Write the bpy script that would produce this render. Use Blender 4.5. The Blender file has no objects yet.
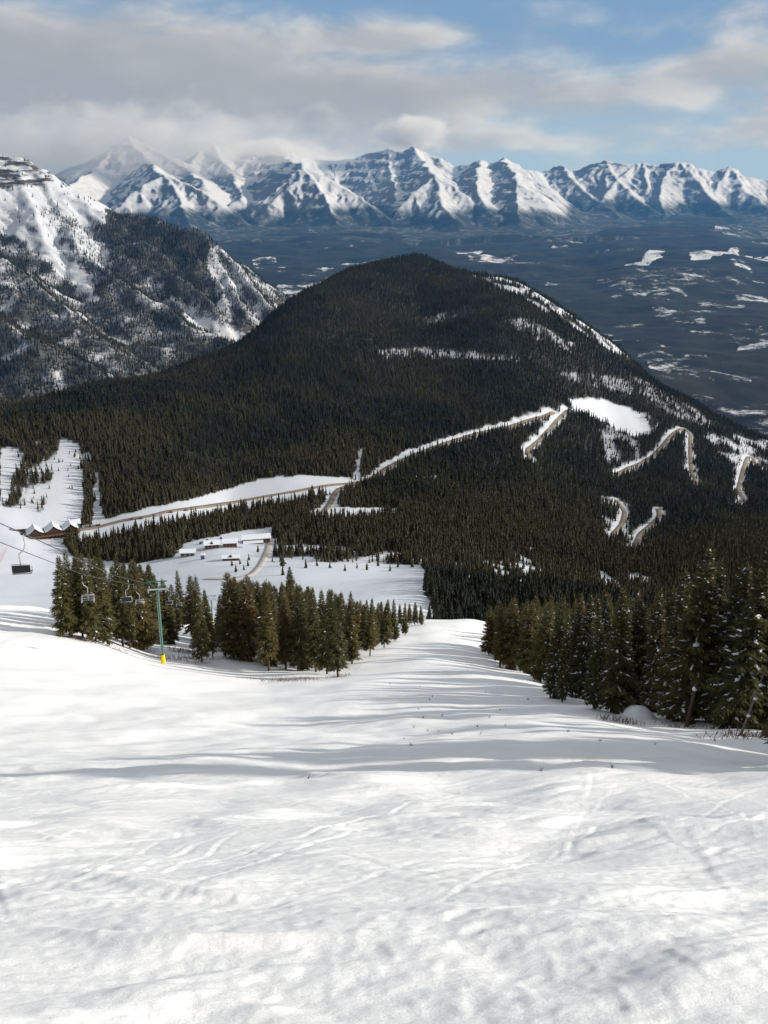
import bpy, math, random
import numpy as np
from mathutils import Vector, Matrix

random.seed(7)
RNG = np.random.default_rng(11)
scene = bpy.context.scene
C = scene.collection
R = math.radians

# ------------------------------------------------------------------ camera
PITCH = R(19.0)
F = 996.0
EYE = 700.0
cp, sp = math.cos(PITCH), math.sin(PITCH)
cam_d = bpy.data.cameras.new('camera')
cam_d.sensor_fit = 'VERTICAL'
cam_d.sensor_height = 24
cam_d.lens = F / 1024 * 24
cam_d.clip_start = 0.1
cam_d.clip_end = 80000
cam = bpy.data.objects.new('camera', cam_d)
C.objects.link(cam)
cam.location = (0, 0, EYE)
cam.rotation_euler = (math.pi / 2 - PITCH, 0, 0)
scene.camera = cam


def at(px, py, Y):
    """world point seen at a pixel, at forward distance Y"""
    a = (px - 384) / F
    b = (512 - py) / F
    t = Y / (cp + b * sp)
    return np.array([a * t, Y, EYE + t * (b * cp - sp)])


def to_px(x, y, z):
    dz = z - EYE
    d = np.maximum(y * cp - dz * sp, 1e-3)
    u = y * sp + dz * cp
    return 384 + F * x / d, 512 - F * u / d


# ------------------------------------------------------------------ noise
def pnoise(x, y, seed=0):
    x = np.asarray(x, np.float64); y = np.asarray(y, np.float64)
    xi = np.floor(x); yi = np.floor(y)
    xf = x - xi; yf = y - yi
    xi = xi.astype(np.int64); yi = yi.astype(np.int64)

    def g(ix, iy, dx, dy):
        h = (ix * 374761393 + iy * 668265263 + seed * 974634777) & 0xffffffff
        h = ((h ^ (h >> 13)) * 1274126177) & 0xffffffff
        h = (h ^ (h >> 16)) & 0xffff
        ang = h * (2 * math.pi / 65536)
        return np.cos(ang) * dx + np.sin(ang) * dy
    u = xf * xf * xf * (xf * (xf * 6 - 15) + 10)
    v = yf * yf * yf * (yf * (yf * 6 - 15) + 10)
    n0 = g(xi, yi, xf, yf) * (1 - u) + g(xi + 1, yi, xf - 1, yf) * u
    n1 = g(xi, yi + 1, xf, yf - 1) * (1 - u) + g(xi + 1, yi + 1, xf - 1, yf - 1) * u
    return (n0 * (1 - v) + n1 * v) * 1.5


def fbm(x, y, octv=4, seed=0, gain=.5, lac=2.03):
    s = 0; a = 1
    for i in range(octv):
        s = s + a * pnoise(x, y, seed + i * 17)
        x = x * lac + 3.7; y = y * lac - 1.3; a *= gain
    return s


def sst(e0, e1, x):
    t = np.clip((x - e0) / (e1 - e0), 0, 1)
    return t * t * (3 - 2 * t)


def in_poly(px, py, poly):
    inside = np.zeros(np.shape(px), bool)
    n = len(poly)
    for i in range(n):
        x0, y0 = poly[i]; x1, y1 = poly[(i + 1) % n]
        if y0 == y1:
            continue
        c = ((y0 > py) != (y1 > py)) & (px < (x1 - x0) * (py - y0) / (y1 - y0) + x0)
        inside ^= c
    return inside


# ------------------------------------------------------------------ near terrain: thin plate spline through surveyed points
CP = []
for a_ in (-.6, -.25, 0.0, .25, .6):
    for Y_ in (2.5, 6, 12, 20):
        CP.append((a_, Y_, 1.65 + (.585 + (.012 if Y_ == 12 else 0) - .02 * a_) * Y_))


def cpx(px, py, Y):
    p = at(px, py, Y)
    CP.append((p[0] / Y, Y, EYE - p[2]))


for p in [(400, 740, 50), (400, 700, 85), (420, 660, 150), (450, 640, 200), (470, 620, 250),
          (20, 740, 50), (20, 690, 88), (30, 650, 125), (0, 612, 165), (60, 622, 160), (-120, 690, 85), (-120, 610, 150),
          (163, 664, 140), (265, 672, 138), (337, 676, 132), (370, 656, 162), (405, 636, 208), (415, 622, 255),
          (553, 698, 90), (500, 666, 150), (488, 650, 190), (612, 713, 75), (683, 723, 66), (735, 729, 60), (768, 760, 38),
          (900, 740, 58), (900, 690, 95),
          (440, 612, 520), (420, 590, 565), (380, 570, 720), (300, 580, 640), (250, 560, 760), (220, 545, 830), (300, 540, 860),
          (20, 590, 700), (20, 540, 890), (95, 522, 975), (30, 533, 930), (130, 540, 900), (-80, 560, 800), (-80, 525, 960),
          (350, 508, 1010), (230, 500, 1080), (355, 482, 1140), (70, 440, 1170), (0, 470, 1090), (-80, 445, 1150), (0, 418, 1280),
          (-100, 420, 1300), (100, 390, 1400), (200, 360, 1650), (280, 310, 2030), (350, 271, 2200), (420, 255, 2300),
          (420, 300, 2020), (420, 350, 1720), (420, 400, 1450), (300, 400, 1400), (200, 440, 1230),
          (520, 284, 2240), (570, 315, 2180), (620, 349, 2100), (690, 400, 2000), (768, 440, 1900), (860, 480, 1850),
          (610, 415, 1650), (540, 420, 1470), (690, 450, 1550), (740, 480, 1450), (630, 520, 1210), (700, 540, 1110),
          (560, 560, 950), (480, 535, 960), (640, 590, 850), (768, 570, 950), (860, 560, 980), (530, 600, 560), (600, 600, 620)]:
    cpx(*p)


def cpw(px, Y, D):
    CP.append(((px - 384) / F / .97, Y, D))


for p in [(470, 350, 174), (470, 440, 217), (330, 300, 150), (330, 420, 205), (200, 300, 142), (200, 450, 216), (60, 300, 142), (60, 480, 226),
          (-150, 320, 150), (640, 160, 88), (640, 260, 130), (640, 400, 196), (800, 180, 98), (800, 300, 148), (800, 450, 220), (1000, 200, 108),
          (420, 2700, 345), (420, 3200, 700), (280, 2500, 470), (280, 3000, 700), (200, 2100, 480), (200, 2600, 700),
          (100, 1800, 430), (100, 2300, 650), (0, 1650, 410), (0, 2100, 600), (-120, 1700, 430), (-120, 2200, 640),
          (520, 2550, 400), (520, 3000, 690), (620, 2400, 520), (620, 2800, 700), (690, 2200, 560), (690, 2500, 690),
          (768, 2100, 585), (768, 2350, 690), (900, 2100, 640), (900, 2400, 720)]:
    cpw(*p)
CP = np.array(CP)
KL = .30


def _feat(a, Y):
    return np.stack([a, KL * np.log(np.maximum(Y, 2.0))], -1)


def _ker(d2):
    return .5 * d2 * np.log(d2 + 1e-12)


_pts = _feat(CP[:, 0], CP[:, 1])
_val = (CP[:, 2] - 1.65) / CP[:, 1]
_n = len(_pts)
_K = _ker(((_pts[:, None] - _pts[None]) ** 2).sum(-1)) + np.eye(_n) * 2e-4
_P = np.concatenate([np.ones((_n, 1)), _pts], 1)
_A = np.block([[_K, _P], [_P.T, np.zeros((3, 3))]])
_W = np.linalg.solve(_A, np.concatenate([_val, np.zeros(3)]))


def base_slope(a, Y):
    q = _feat(a, Y)
    out = np.empty(len(q))
    for s in range(0, len(q), 60000):
        qq = q[s:s + 60000]
        d2 = (qq[:, None, 0] - _pts[None, :, 0]) ** 2 + (qq[:, None, 1] - _pts[None, :, 1]) ** 2
        out[s:s + 60000] = _ker(d2) @ _W[:_n] + _W[_n] + qq @ _W[_n + 1:]
    return out


def H(x, y, fine=True):
    x = np.atleast_1d(np.asarray(x, float)).ravel(); y = np.atleast_1d(np.asarray(y, float)).ravel()
    a = np.clip(x / np.maximum(y, 6.0), -.8, .8)
    s = base_slope(a, np.maximum(y, 2.0))
    w = sst(2.0, 6.0, y)
    s = s * w + .587 * (1 - w)
    z = EYE - 1.65 - s * y
    # undulations
    z = z + .80 * fbm(x / 24, y / 30, 3, 5) * sst(10, 60, y) * (1 - sst(400, 700, y))
    z = z + 1.2 * fbm(x / 90, y / 90, 3, 9) * sst(350, 600, y) * (1 - sst(1000, 1300, y))
    z = z + 6.0 * fbm(x / 190, y / 190, 4, 21) * sst(1150, 1500, y)
    if fine:
        fn = 1 - sst(45, 120, y)
        z = z + .17 * fbm(x / 3.6, y / 4.2, 2, 31) * fn * sst(-6, 3, y)
        m = y < 60
        if m.any():
            xm, ym = x[m], y[m]
            fd = 1 - sst(18, 55, ym)
            # wind and ski sculpted ridges lying across the slope, and chopped clods
            wx = xm + .6 * pnoise(xm / 2.1, ym / 2.1, 3); wy = ym + .5 * pnoise(xm / 1.9, ym / 1.9, 4)
            d = .060 * fbm(wx / 2.3, wy / 1.25, 2, 43) + .007 * fbm(wx / .8, wy / .5, 2, 41)
            # low moguls: rounded mounds with soft creases
            d = d + .16 * (np.sqrt(pnoise(wx / 3.3, wy / 2.2, 47) ** 2 + .02) - .2)
            rg = 1 - np.abs(pnoise(wx / 2.9 + .3 * wy, wy / 1.05, 49))
            d = d + .055 * sst(.74, 1.0, rg) * sst(-.1, .4, pnoise(xm / 4.1, ym / 3.3, 50))
            rg = 1 - np.abs(pnoise(wx / 1.1 - .4 * wy, wy / .42, 51))
            d = d + .018 * sst(.70, 1.0, rg) * sst(.0, .4, pnoise(xm / 2.4, ym / 2.0, 52)) * (1 - sst(14, 26, ym))
            patch = sst(.0, .4, pnoise(xm / 2.6 + 9, ym / 3.1, 55))
            # scuffs left by sliding ski edges, in two crossing directions
            for ang, sd_, mk_ in ((.55, 57, 58), (-.42, 67, 68), (.1, 77, 78)):
                c_, s_ = math.cos(ang), math.sin(ang)
                uu = xm * c_ + ym * s_; vv = -xm * s_ + ym * c_ + .25 * pnoise(xm / 1.3, ym / 1.3, sd_ + 100)
                d = d + .018 * pnoise(uu / 1.6, vv / .14, sd_) * sst(.05, .4, pnoise(xm / 1.9, ym / 1.9, mk_))
            d = d + .010 * pnoise(xm / .26, ym / .17, 79) * (.3 + patch) + .006 * pnoise(xm / .1, ym / .08, 80) * (1 - sst(6, 14, ym))
            cl = np.maximum(pnoise(xm / .11, ym / .13, 71) - .10, 0)
            d = d + .013 * cl * patch * (1 - sst(5, 16, ym))
            z[m] += d * fd
    return z


# ski tracks cut in the near slope: curved grooves, world space
TR = []
for i in range(300):
    near_ = random.random() < .7
    TR.append((random.uniform(-10, 10), random.uniform(2, 14) if near_ else random.uniform(10, 36), random.uniform(1.5, 6), random.choice((random.gauss(.55, .22), random.gauss(-.5, .25), random.gauss(0, .3), random.gauss(1.1, .3))),
               random.uniform(-.035, .035), random.uniform(.022, .05), random.uniform(.004, .012) * (1 if random.random() < .85 else -.6)))


def tracks(x, y):
    z = np.zeros_like(x)
    for cx, cy, L, ang, k, w, dep in TR:
        dx = x - cx; dy = y - cy
        c, s = math.cos(ang), math.sin(ang)
        u = dx * c + dy * s
        v = -dx * s + dy * c - k * u * u
        m = (np.abs(u) < L) & (np.abs(v) < .6)
        if not m.any():
            continue
        fall = 1 - (np.abs(u[m]) / L) ** 4
        vv = v[m] / w
        z[m] += fall * (-dep * np.exp(-vv * vv) + .55 * dep * np.exp(-(vv - 1.9) ** 2)) * sst(4.2, 7.5, y[m])
    return z


def ground(x, y):
    return float(H(x, y)[0])


def hit(px, py, y0=3, y1=2350):
    """forward distance and point where a pixel's ray meets the terrain"""
    d = at(px, py, 1.0) - np.array([0, 0, EYE])
    Y = np.exp(np.linspace(math.log(y0), math.log(y1), 900))
    z = H(d[0] * Y, Y, False)
    below = EYE + d[2] * Y < z
    i = int(np.argmax(below)) if below.any() else len(Y) - 1
    lo, hi = Y[max(i - 1, 0)], Y[i]
    yy = np.linspace(lo, hi, 60)
    zz = H(d[0] * yy, yy, False)
    b2 = EYE + d[2] * yy < zz
    j = int(np.argmax(b2)) if b2.any() else 59
    return np.array([d[0] * yy[j], yy[j], zz[j]])


# ------------------------------------------------------------------ materials
def mat(name):
    m = bpy.data.materials.new(name)
    m.use_nodes = True
    nt = m.node_tree
    b = nt.nodes['Principled BSDF']
    b.inputs['Specular IOR Level'].default_value = .2
    b.inputs['Roughness'].default_value = .7
    return m, nt, b


def N(nt, typ, **kw):
    n = nt.nodes.new(typ)
    for k, v in kw.items():
        if k.startswith('i_'):
            key = k[2:]
            key = int(key) if key.isdigit() else key.replace('_', ' ')
            n.inputs[key].default_value = v
        else:
            setattr(n, k, v)
    return n


def mth(nt, op, a, b=None, c=None, clamp=False):
    n = nt.nodes.new('ShaderNodeMath'); n.operation = op; n.use_clamp = clamp
    for i, v in enumerate((a, b, c)):
        if v is None:
            continue
        if isinstance(v, (int, float)):
            n.inputs[i].default_value = v
        else:
            nt.links.new(v, n.inputs[i])
    return n.outputs[0]


def mixc(nt, fac, a, b):
    n = nt.nodes.new('ShaderNodeMix'); n.data_type = 'RGBA'
    for sock, v in ((n.inputs[0], fac), (n.inputs[6], a), (n.inputs[7], b)):
        if isinstance(v, (int, float)):
            sock.default_value = v
        elif isinstance(v, tuple):
            sock.default_value = (*v, 1) if len(v) == 3 else v
        else:
            nt.links.new(v, sock)
    return n.outputs[2]


def maprange(nt, v, a, b, c=0.0, d=1.0, smooth=True):
    n = nt.nodes.new('ShaderNodeMapRange'); n.clamp = True
    n.interpolation_type = 'SMOOTHSTEP' if smooth else 'LINEAR'
    nt.links.new(v, n.inputs[0])
    for i, q in enumerate((a, b, c, d)):
        n.inputs[i + 1].default_value = q
    return n.outputs[0]


def noise_tex(nt, co, scale, detail=4, rough=.55, dist=0.0):
    n = N(nt, 'ShaderNodeTexNoise', i_Scale=scale, i_Detail=detail, i_Roughness=rough, i_Distortion=dist)
    nt.links.new(co, n.inputs['Vector'])
    return n.outputs['Fac']


def coords(nt, scale=(1, 1, 1), out='Object', rot=(0, 0, 0)):
    tc = nt.nodes.new('ShaderNodeTexCoord')
    mp = nt.nodes.new('ShaderNodeMapping')
    mp.inputs['Scale'].default_value = scale
    mp.inputs['Rotation'].default_value = rot
    nt.links.new(tc.outputs[out], mp.inputs[0])
    return mp.outputs[0]


def simple(name, col, rough=.7, var=.15, scale=3.0, metal=0.0, spec=.2):
    m, nt, b = mat(name)
    n = noise_tex(nt, coords(nt), scale, 4)
    lo = tuple(c * (1 - var) for c in col); hi = tuple(min(1, c * (1 + var)) for c in col)
    nt.links.new(mixc(nt, n, lo, hi), b.inputs['Base Color'])
    b.inputs['Roughness'].default_value = rough
    b.inputs['Metallic'].default_value = metal
    b.inputs['Specular IOR Level'].default_value = spec
    return m


SNOW = (.90, .91, .93)


def terrain_mat():
    m, nt, b = mat('snow_ground')
    co = coords(nt)
    at_ = N(nt, 'ShaderNodeAttribute', attribute_name='snow')
    near = N(nt, 'ShaderNodeAttribute', attribute_name='near')
    fl = noise_tex(nt, coords(nt, (.05, .05, .02)), 1.0, 5)
    floor_c = mixc(nt, fl, (.018, .018, .014), (.05, .046, .035))
    patch = maprange(nt, noise_tex(nt, coords(nt, (.03, .03, .03)), 1.0, 6, .7), .63, .72)
    floor_c = mixc(nt, mth(nt, 'MULTIPLY', patch, .45), floor_c, (.5, .52, .56))
    sn = mixc(nt, noise_tex(nt, co, .35, 5), (.91, .91, .91), (.965, .96, .95))
    far_shade = N(nt, 'ShaderNodeAttribute', attribute_name='far_shade')
    sn = mixc(nt, far_shade.outputs['Fac'], sn, (.60, .63, .68))  # cloud shade over the distant base area, painted into the snow colour
    # wind blown dirt and needles, very faint
    dirt = maprange(nt, noise_tex(nt, coords(nt, (1, 1, 1)), 5.5, 6, .75), .70, .80)
    sn = mixc(nt, mth(nt, 'MULTIPLY', dirt, .12), sn, (.55, .54, .52))
    nt.links.new(mixc(nt, at_.outputs['Fac'], floor_c, sn), b.inputs['Base Color'])
    b.inputs['Roughness'].default_value = .62
    b.inputs['Specular IOR Level'].default_value = .25
    # skied texture
    w = N(nt, 'ShaderNodeTexWave', i_Scale=2.3, i_Distortion=9.0, i_Detail=3.0)
    w.inputs['Detail Scale'].default_value = .35
    nt.links.new(coords(nt, (.55, 1.0, .2), rot=(0, 0, .5)), w.inputs['Vector'])
    w2 = N(nt, 'ShaderNodeTexWave', i_Scale=2.9, i_Distortion=7.0, i_Detail=3.0)
    w2.inputs['Detail Scale'].default_value = .3
    nt.links.new(coords(nt, (.5, 1.0, .2), rot=(0, 0, -.75)), w2.inputs['Vector'])
    mk = maprange(nt, noise_tex(nt, co, .22, 3), .42, .60)
    mk2 = maprange(nt, noise_tex(nt, co, .31, 3, .5, 1.0), .5, .62)
    hgt = mth(nt, 'MULTIPLY', mth(nt, 'ADD', mth(nt, 'MULTIPLY', w.outputs['Fac'], mk), mth(nt, 'MULTIPLY', w2.outputs['Fac'], mk2)), .009)
    grain = mth(nt, 'MULTIPLY', noise_tex(nt, coords(nt, (.8, 1.5, 1), rot=(0, 0, .4)), 9.0, 7, .75), .10)
    mid = mth(nt, 'MULTIPLY', noise_tex(nt, coords(nt, (.8, 1.6, 1), rot=(0, 0, -.3)), 2.2, 6, .65), .14)
    far = mth(nt, 'MULTIPLY', noise_tex(nt, coords(nt, (.3, .42, .3)), 1.0, 5, .65), .5)
    hs = mth(nt, 'ADD', mth(nt, 'ADD', hgt, grain), mid)
    hh = mth(nt, 'ADD', mth(nt, 'MULTIPLY', hs, near.outputs['Fac']), mth(nt, 'MULTIPLY', far, mth(nt, 'SUBTRACT', 1.0, near.outputs['Fac'])))
    bp = N(nt, 'ShaderNodeBump', i_Strength=.40, i_Distance=1.0)
    nt.links.new(hh, bp.inputs['Height'])
    nt.links.new(bp.outputs[0], b.inputs['Normal'])
    return m


M_TERR = terrain_mat()


# ------------------------------------------------------------------ mesh helpers
def grid_mesh(name, V, nr, nc, material, attrs=(), flip=False):
    """one sheet from a row-major grid of points"""
    me = bpy.data.meshes.new(name)
    idx = np.arange(nr * nc).reshape(nr, nc)
    q = np.stack([idx[:-1, :-1], idx[:-1, 1:], idx[1:, 1:], idx[1:, :-1]], -1).reshape(-1, 4)
    nf = len(q)
    me.vertices.add(nr * nc)
    me.vertices.foreach_set('co', V.astype(np.float32).ravel())
    me.loops.add(nf * 4)
    me.loops.foreach_set('vertex_index', q.astype(np.int32).ravel())
    me.polygons.add(nf)
    me.polygons.foreach_set('loop_start', np.arange(0, nf * 4, 4, dtype=np.int32))
    me.polygons.foreach_set('use_smooth', np.ones(nf, bool))
    me.update(calc_edges=True)
    for an, av in attrs:
        a = me.attributes.new(an, 'FLOAT', 'POINT')
        a.data.foreach_set('value', av.astype(np.float32).ravel())
    me.materials.append(material)
    o = bpy.data.objects.new(name, me)
    C.objects.link(o)
    return o


def mesh_obj(name, verts, faces, mats, parent=None, fmat=None, smooth=False, loc=None):
    me = bpy.data.meshes.new(name)
    me.from_pydata([tuple(map(float, v)) for v in verts], [], faces)
    for m in (mats if isinstance(mats, (list, tuple)) else [mats]):
        me.materials.append(m)
    if fmat is not None:
        me.polygons.foreach_set('material_index', np.array(fmat, np.int32))
    if smooth:
        me.polygons.foreach_set('use_smooth', np.ones(len(me.polygons), bool))
    me.update()
    o = bpy.data.objects.new(name, me)
    C.objects.link(o)
    if parent is not None:
        o.parent = parent
    if loc is not None:
        o.location = loc
    return o


class MB:
    """collects boxes, tubes and prisms for ONE mesh"""
    def __init__(s):
        s.v = []; s.f = []

    def box(s, c, d, rz=0.0, taper=1.0):
        n = len(s.v)
        cz, sz = math.cos(rz), math.sin(rz)
        for k in (-1, 1):
            t = taper if k > 0 else 1
            for i, j in ((-1, -1), (1, -1), (1, 1), (-1, 1)):
                x, y = i * d[0] / 2 * t, j * d[1] / 2 * t
                s.v.append((c[0] + x * cz - y * sz, c[1] + x * sz + y * cz, c[2] + k * d[2] / 2))
        s.f += [(n, n + 3, n + 2, n + 1), (n + 4, n + 5, n + 6, n + 7)] + [(n + i, n + (i + 1) % 4, n + 4 + (i + 1) % 4, n + 4 + i) for i in range(4)]
        return s

    def tube(s, pts, rad, sides=8):
        pts = [Vector(p) for p in pts]
        if isinstance(rad, (int, float)):
            rad = [rad] * len(pts)
        n = len(s.v)
        for i, p in enumerate(pts):
            d = (pts[min(i + 1, len(pts) - 1)] - pts[max(i - 1, 0)]).normalized()
            u = d.cross(Vector((0, 0, 1)))
            if u.length < .05:
                u = d.cross(Vector((0, 1, 0)))
            u.normalize(); w = d.cross(u)
            for k in range(sides):
                t = 2 * math.pi * k / sides
                s.v.append(tuple(p + (u * math.cos(t) + w * math.sin(t)) * rad[i]))
        for i in range(len(pts) - 1):
            for k in range(sides):
                a = n + i * sides + k; b = n + i * sides + (k + 1) % sides
                s.f.append((a, b, b + sides, a + sides))
        s.f.append(tuple(n + k for k in range(sides))[::-1])
        s.f.append(tuple(n + (len(pts) - 1) * sides + k for k in range(sides)))
        return s

    def poly(s, pts, ext):
        """prism: polygon pts (3d) extruded by vector ext"""
        n = len(s.v); k = len(pts)
        for p in pts:
            s.v.append(tuple(p))
        for p in pts:
            s.v.append(tuple(np.add(p, ext)))
        s.f.append(tuple(n + i for i in range(k)))
        s.f.append(tuple(n + k + i for i in range(k))[::-1])
        for i in range(k):
            j = (i + 1) % k
            s.f.append((n + j, n + i, n + k + i, n + k + j))
        return s

    def build(s, name, m, parent=None, smooth=False, bevel=0.0):
        o = mesh_obj(name, s.v, s.f, m, parent, smooth=smooth)
        if bevel:
            md = o.modifiers.new('bevel', 'BEVEL'); md.width = bevel; md.segments = 2
        return o


def tag(o, label=None, cat=None, group=None, kind=None):
    if label: o['label'] = label
    if cat: o['category'] = cat
    if group: o['group'] = group
    if kind: o['kind'] = kind
    return o


def empty(name, loc, rz=0.0):
    o = bpy.data.objects.new(name, None)
    o.empty_display_size = .5
    C.objects.link(o)
    o.location = loc
    o.rotation_euler = (0, 0, rz)
    return o


def copy_tree(o, parent=None):
    c = o.copy(); C.objects.link(c); c.parent = parent
    for ch in list(o.children):
        copy_tree(ch, c)
    return c


# ------------------------------------------------------------------ what grows where (openings are outlines on the ground)
OPEN = [  # treeless snow
    [(0, 452), (20, 448), (8, 500), (0, 510)],
    [(-60, 520), (-60, 506), (0, 506), (40, 512), (48, 498), (60, 440), (66, 438), (80, 446), (82, 470), (84, 500), (84, 520), (60, 545), (0, 560)],
    [(91, 524), (96, 472), (99, 472), (102, 515), (110, 522)],
    [(46, 452), (49, 440), (47, 452), (40, 480), (36, 485)],
    [(20, 500), (24, 488), (30, 470), (22, 505)],
    [(80, 528), (130, 512), (200, 497), (262, 479), (300, 475), (355, 478), (356, 488), (300, 499), (240, 510), (150, 529), (100, 538), (76, 543)],
    [(354, 478), (358, 452), (364, 448), (361, 466), (359, 480)],
    [(368, 478), (380, 464), (410, 449), (450, 437), (500, 424), (548, 411), (549, 417), (500, 430), (450, 444), (405, 459), (384, 478)],
    [(303, 514), (338, 501), (340, 507), (400, 508), (398, 514), (360, 517), (322, 518)],
    [(416, 476), (436, 475), (437, 478), (414, 479)],
    [(-200, 700), (-200, 540), (30, 540), (66, 545), (72, 556), (130, 564), (182, 556), (182, 700)],
    [(160, 585), (163, 566), (176, 553), (186, 543), (238, 531), (272, 528), (274, 545), (270, 562), (330, 562), (420, 565), (428, 575), (424, 592), (436, 612), (444, 624), (380, 640), (160, 640)],
    [(570, 399), (600, 399), (630, 409), (648, 420), (650, 434), (634, 437), (606, 424), (590, 415), (572, 411)],
]
ROADS = [
    [(80, 530), (112, 523), (150, 517), (190, 509), (230, 502), (300, 491), (357, 483), (374, 478), (388, 467), (410, 457), (450, 442), (500, 428), (540, 417), (553, 412)],
    [(357, 484), (340, 488), (334, 494), (330, 504), (322, 514)],
    [(567, 410), (553, 424), (538, 440), (526, 450), (530, 460)],
    [(614, 474), (630, 467), (652, 457), (664, 444), (674, 433), (682, 428), (690, 434), (690, 452), (691, 470), (697, 484)],
    [(736, 505), (744, 500), (738, 490), (742, 474), (746, 458), (752, 457), (757, 466)],
    [(616, 500), (625, 512), (622, 524), (612, 535)],
    [(634, 548), (640, 534), (652, 524), (660, 516), (658, 509)],
    [(270, 541), (267, 552), (262, 563), (252, 576), (232, 580), (205, 579)],
]
SPARSE = [  # open wood with snow between the trees: polygon, density, snow amount
    ([(455, 262), (480, 268), (530, 286), (600, 322), (650, 352), (692, 388), (690, 400), (650, 372), (600, 345), (560, 318), (510, 292), (462, 272)], .22, 1.0),
    ([(380, 350), (430, 347), (480, 352), (530, 356), (530, 361), (430, 358), (382, 358)], .75, .65),
    ([(425, 318), (470, 305), (474, 312), (430, 324)], .75, .6),
    ([(500, 318), (525, 318), (545, 328), (575, 345), (570, 352), (525, 332)], .8, .6),
    ([(560, 372), (640, 378), (700, 412), (720, 430), (690, 424), (640, 396), (570, 382)], .75, .5),
    ([(575, 398), (600, 398), (650, 415), (660, 425), (652, 434), (600, 420)], .5, .6),
    ([(700, 430), (768, 440), (768, 470), (735, 470)], .35, .8),
    ([(0, 448), (50, 440), (62, 440), (50, 500), (40, 514), (0, 520)], .32, .95),
    ([(60, 438), (82, 442), (98, 470), (82, 486), (60, 470)], .16, 1.0),
    ([(272, 548), (300, 543), (400, 552), (436, 560), (432, 580), (330, 580), (272, 580)], .16, .95),
    ([(440, 560), (500, 560), (560, 572), (600, 590), (560, 596), (470, 584), (430, 575)], .30, .8),
    ([(598, 572), (622, 568), (660, 580), (650, 602), (604, 600)], .20, .8),
    ([(515, 548), (540, 548), (545, 592), (512, 592)], .08, 1.0),
    ([(600, 424), (620, 430), (640, 445), (640, 470), (612, 478), (604, 450)], .6, .5),
    ([(600, 495), (630, 500), (628, 545), (606, 540)], .5, .6),
]

ROADW = []
for rp in ROADS:
    pts = np.array([hit(px, py) for px, py in rp])
    # resample
    seg = np.r_[0, np.cumsum(np.hypot(*(pts[1:, :2] - pts[:-1, :2]).T))]
    n = max(6, int(seg[-1] / 5))
    s = np.linspace(0, seg[-1], n)
    xy = np.stack([np.interp(s, seg, pts[:, 0]), np.interp(s, seg, pts[:, 1])], -1)
    for _ in range(6):
        xy[1:-1] = (xy[:-2] + 2 * xy[1:-1] + xy[2:]) / 4
    ROADW.append(xy)
ROADPT = np.concatenate(ROADW)


def road_dist(x, y):
    out = np.full(len(x), 1e9)
    m = (y > 600) & (y < 1800)
    if m.any():
        q = np.stack([x[m], y[m]], -1)
        best = np.full(len(q), 1e9)
        for s in range(0, len(q), 20000):
            d = ((q[s:s + 20000, None] - ROADPT[None]) ** 2).sum(-1)
            best[s:s + 20000] = d.min(1)
        out[m] = np.sqrt(best)
    return out


def cover(x, y, z):
    """tree density and snow amount on the ground"""
    px, py = to_px(x, y, z)
    px = px + 2.0 * pnoise(x / 23, y / 23, 81) + 1.6 * pnoise(x / 7, y / 7, 83); py = py + 1.2 * pnoise(x / 19, y / 19, 82)
    dens = np.ones(len(x)); sn = np.zeros(len(x))
    for poly, d, s in SPARSE:
        m = in_poly(px, py, poly)
        br = sst(-.35, .25, pnoise(x / 28, y / 45, 91))
        dens[m] = np.minimum(dens[m], (d * .55 + (1 - br) * (1 - d) * .75)[m])
        sn[m] = np.maximum(sn[m], (s * br)[m])
    for poly in OPEN:
        m = in_poly(px, py, poly)
        dens[m] = 0; sn[m] = 1
    rd = road_dist(x, y - 3.5)
    rw = 6.2 + 4.5 * pnoise(x / 22, y / 22, 93) + 2 * pnoise(x / 7, y / 7, 95)
    ed = sst(rw - 3, rw + 7, rd)
    dens = np.minimum(dens, ed)
    sn = np.maximum(sn, 1 - sst(rw - 2, rw + 5, rd))
    near = y < 500
    dens[near] = 0; sn[near] = 1
    m = (y >= 440) & (y < 640) & (px > 425)
    sn[m] = np.where(in_poly(px[m], py[m], OPEN[11]), 1, .1)
    dens[m] = np.where(sn[m] > .5, 0, 1)
    return dens, sn


# ------------------------------------------------------------------ the ground sheet
NR, NC = 1800, 880
v = np.r_[np.linspace(math.log(1.2), math.log(43), 1050, endpoint=False), np.linspace(math.log(43), math.log(3206), NR - 1050)]
Yg = np.exp(v) - 5.2
u = np.linspace(-.78, .78, NC)
YY = np.repeat(Yg, NC)
XX = (u[None, :] * (np.maximum(Yg, -2)[:, None] + 5.5)).ravel()
ZZ = H(XX, YY)
mn = YY < 40
ZZ[mn] += tracks(XX[mn], YY[mn]) * (1 - sst(18, 38, YY[mn]))
dens, snw = cover(XX, YY, ZZ)
near_a = 1 - sst(40, 140, YY)
# soften the snow mask a little
V = np.stack([XX, YY, ZZ], -1).reshape(NR, NC, 3)
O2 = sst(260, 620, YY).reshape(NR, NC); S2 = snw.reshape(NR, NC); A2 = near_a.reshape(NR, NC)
cut = int(np.searchsorted(Yg, 1150))
o = grid_mesh('ski_slope', V[:cut + 1].reshape(-1, 3), cut + 1, NC, M_TERR, [('snow', S2[:cut + 1]), ('near', A2[:cut + 1]), ('far_shade', O2[:cut + 1])])
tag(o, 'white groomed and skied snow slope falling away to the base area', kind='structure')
o = grid_mesh('hill', V[cut:].reshape(-1, 3), NR - cut, NC, M_TERR, [('snow', S2[cut:]), ('near', A2[cut:]), ('far_shade', O2[cut:])])
tag(o, 'rounded forested hill beyond the ski base', kind='structure')

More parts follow.
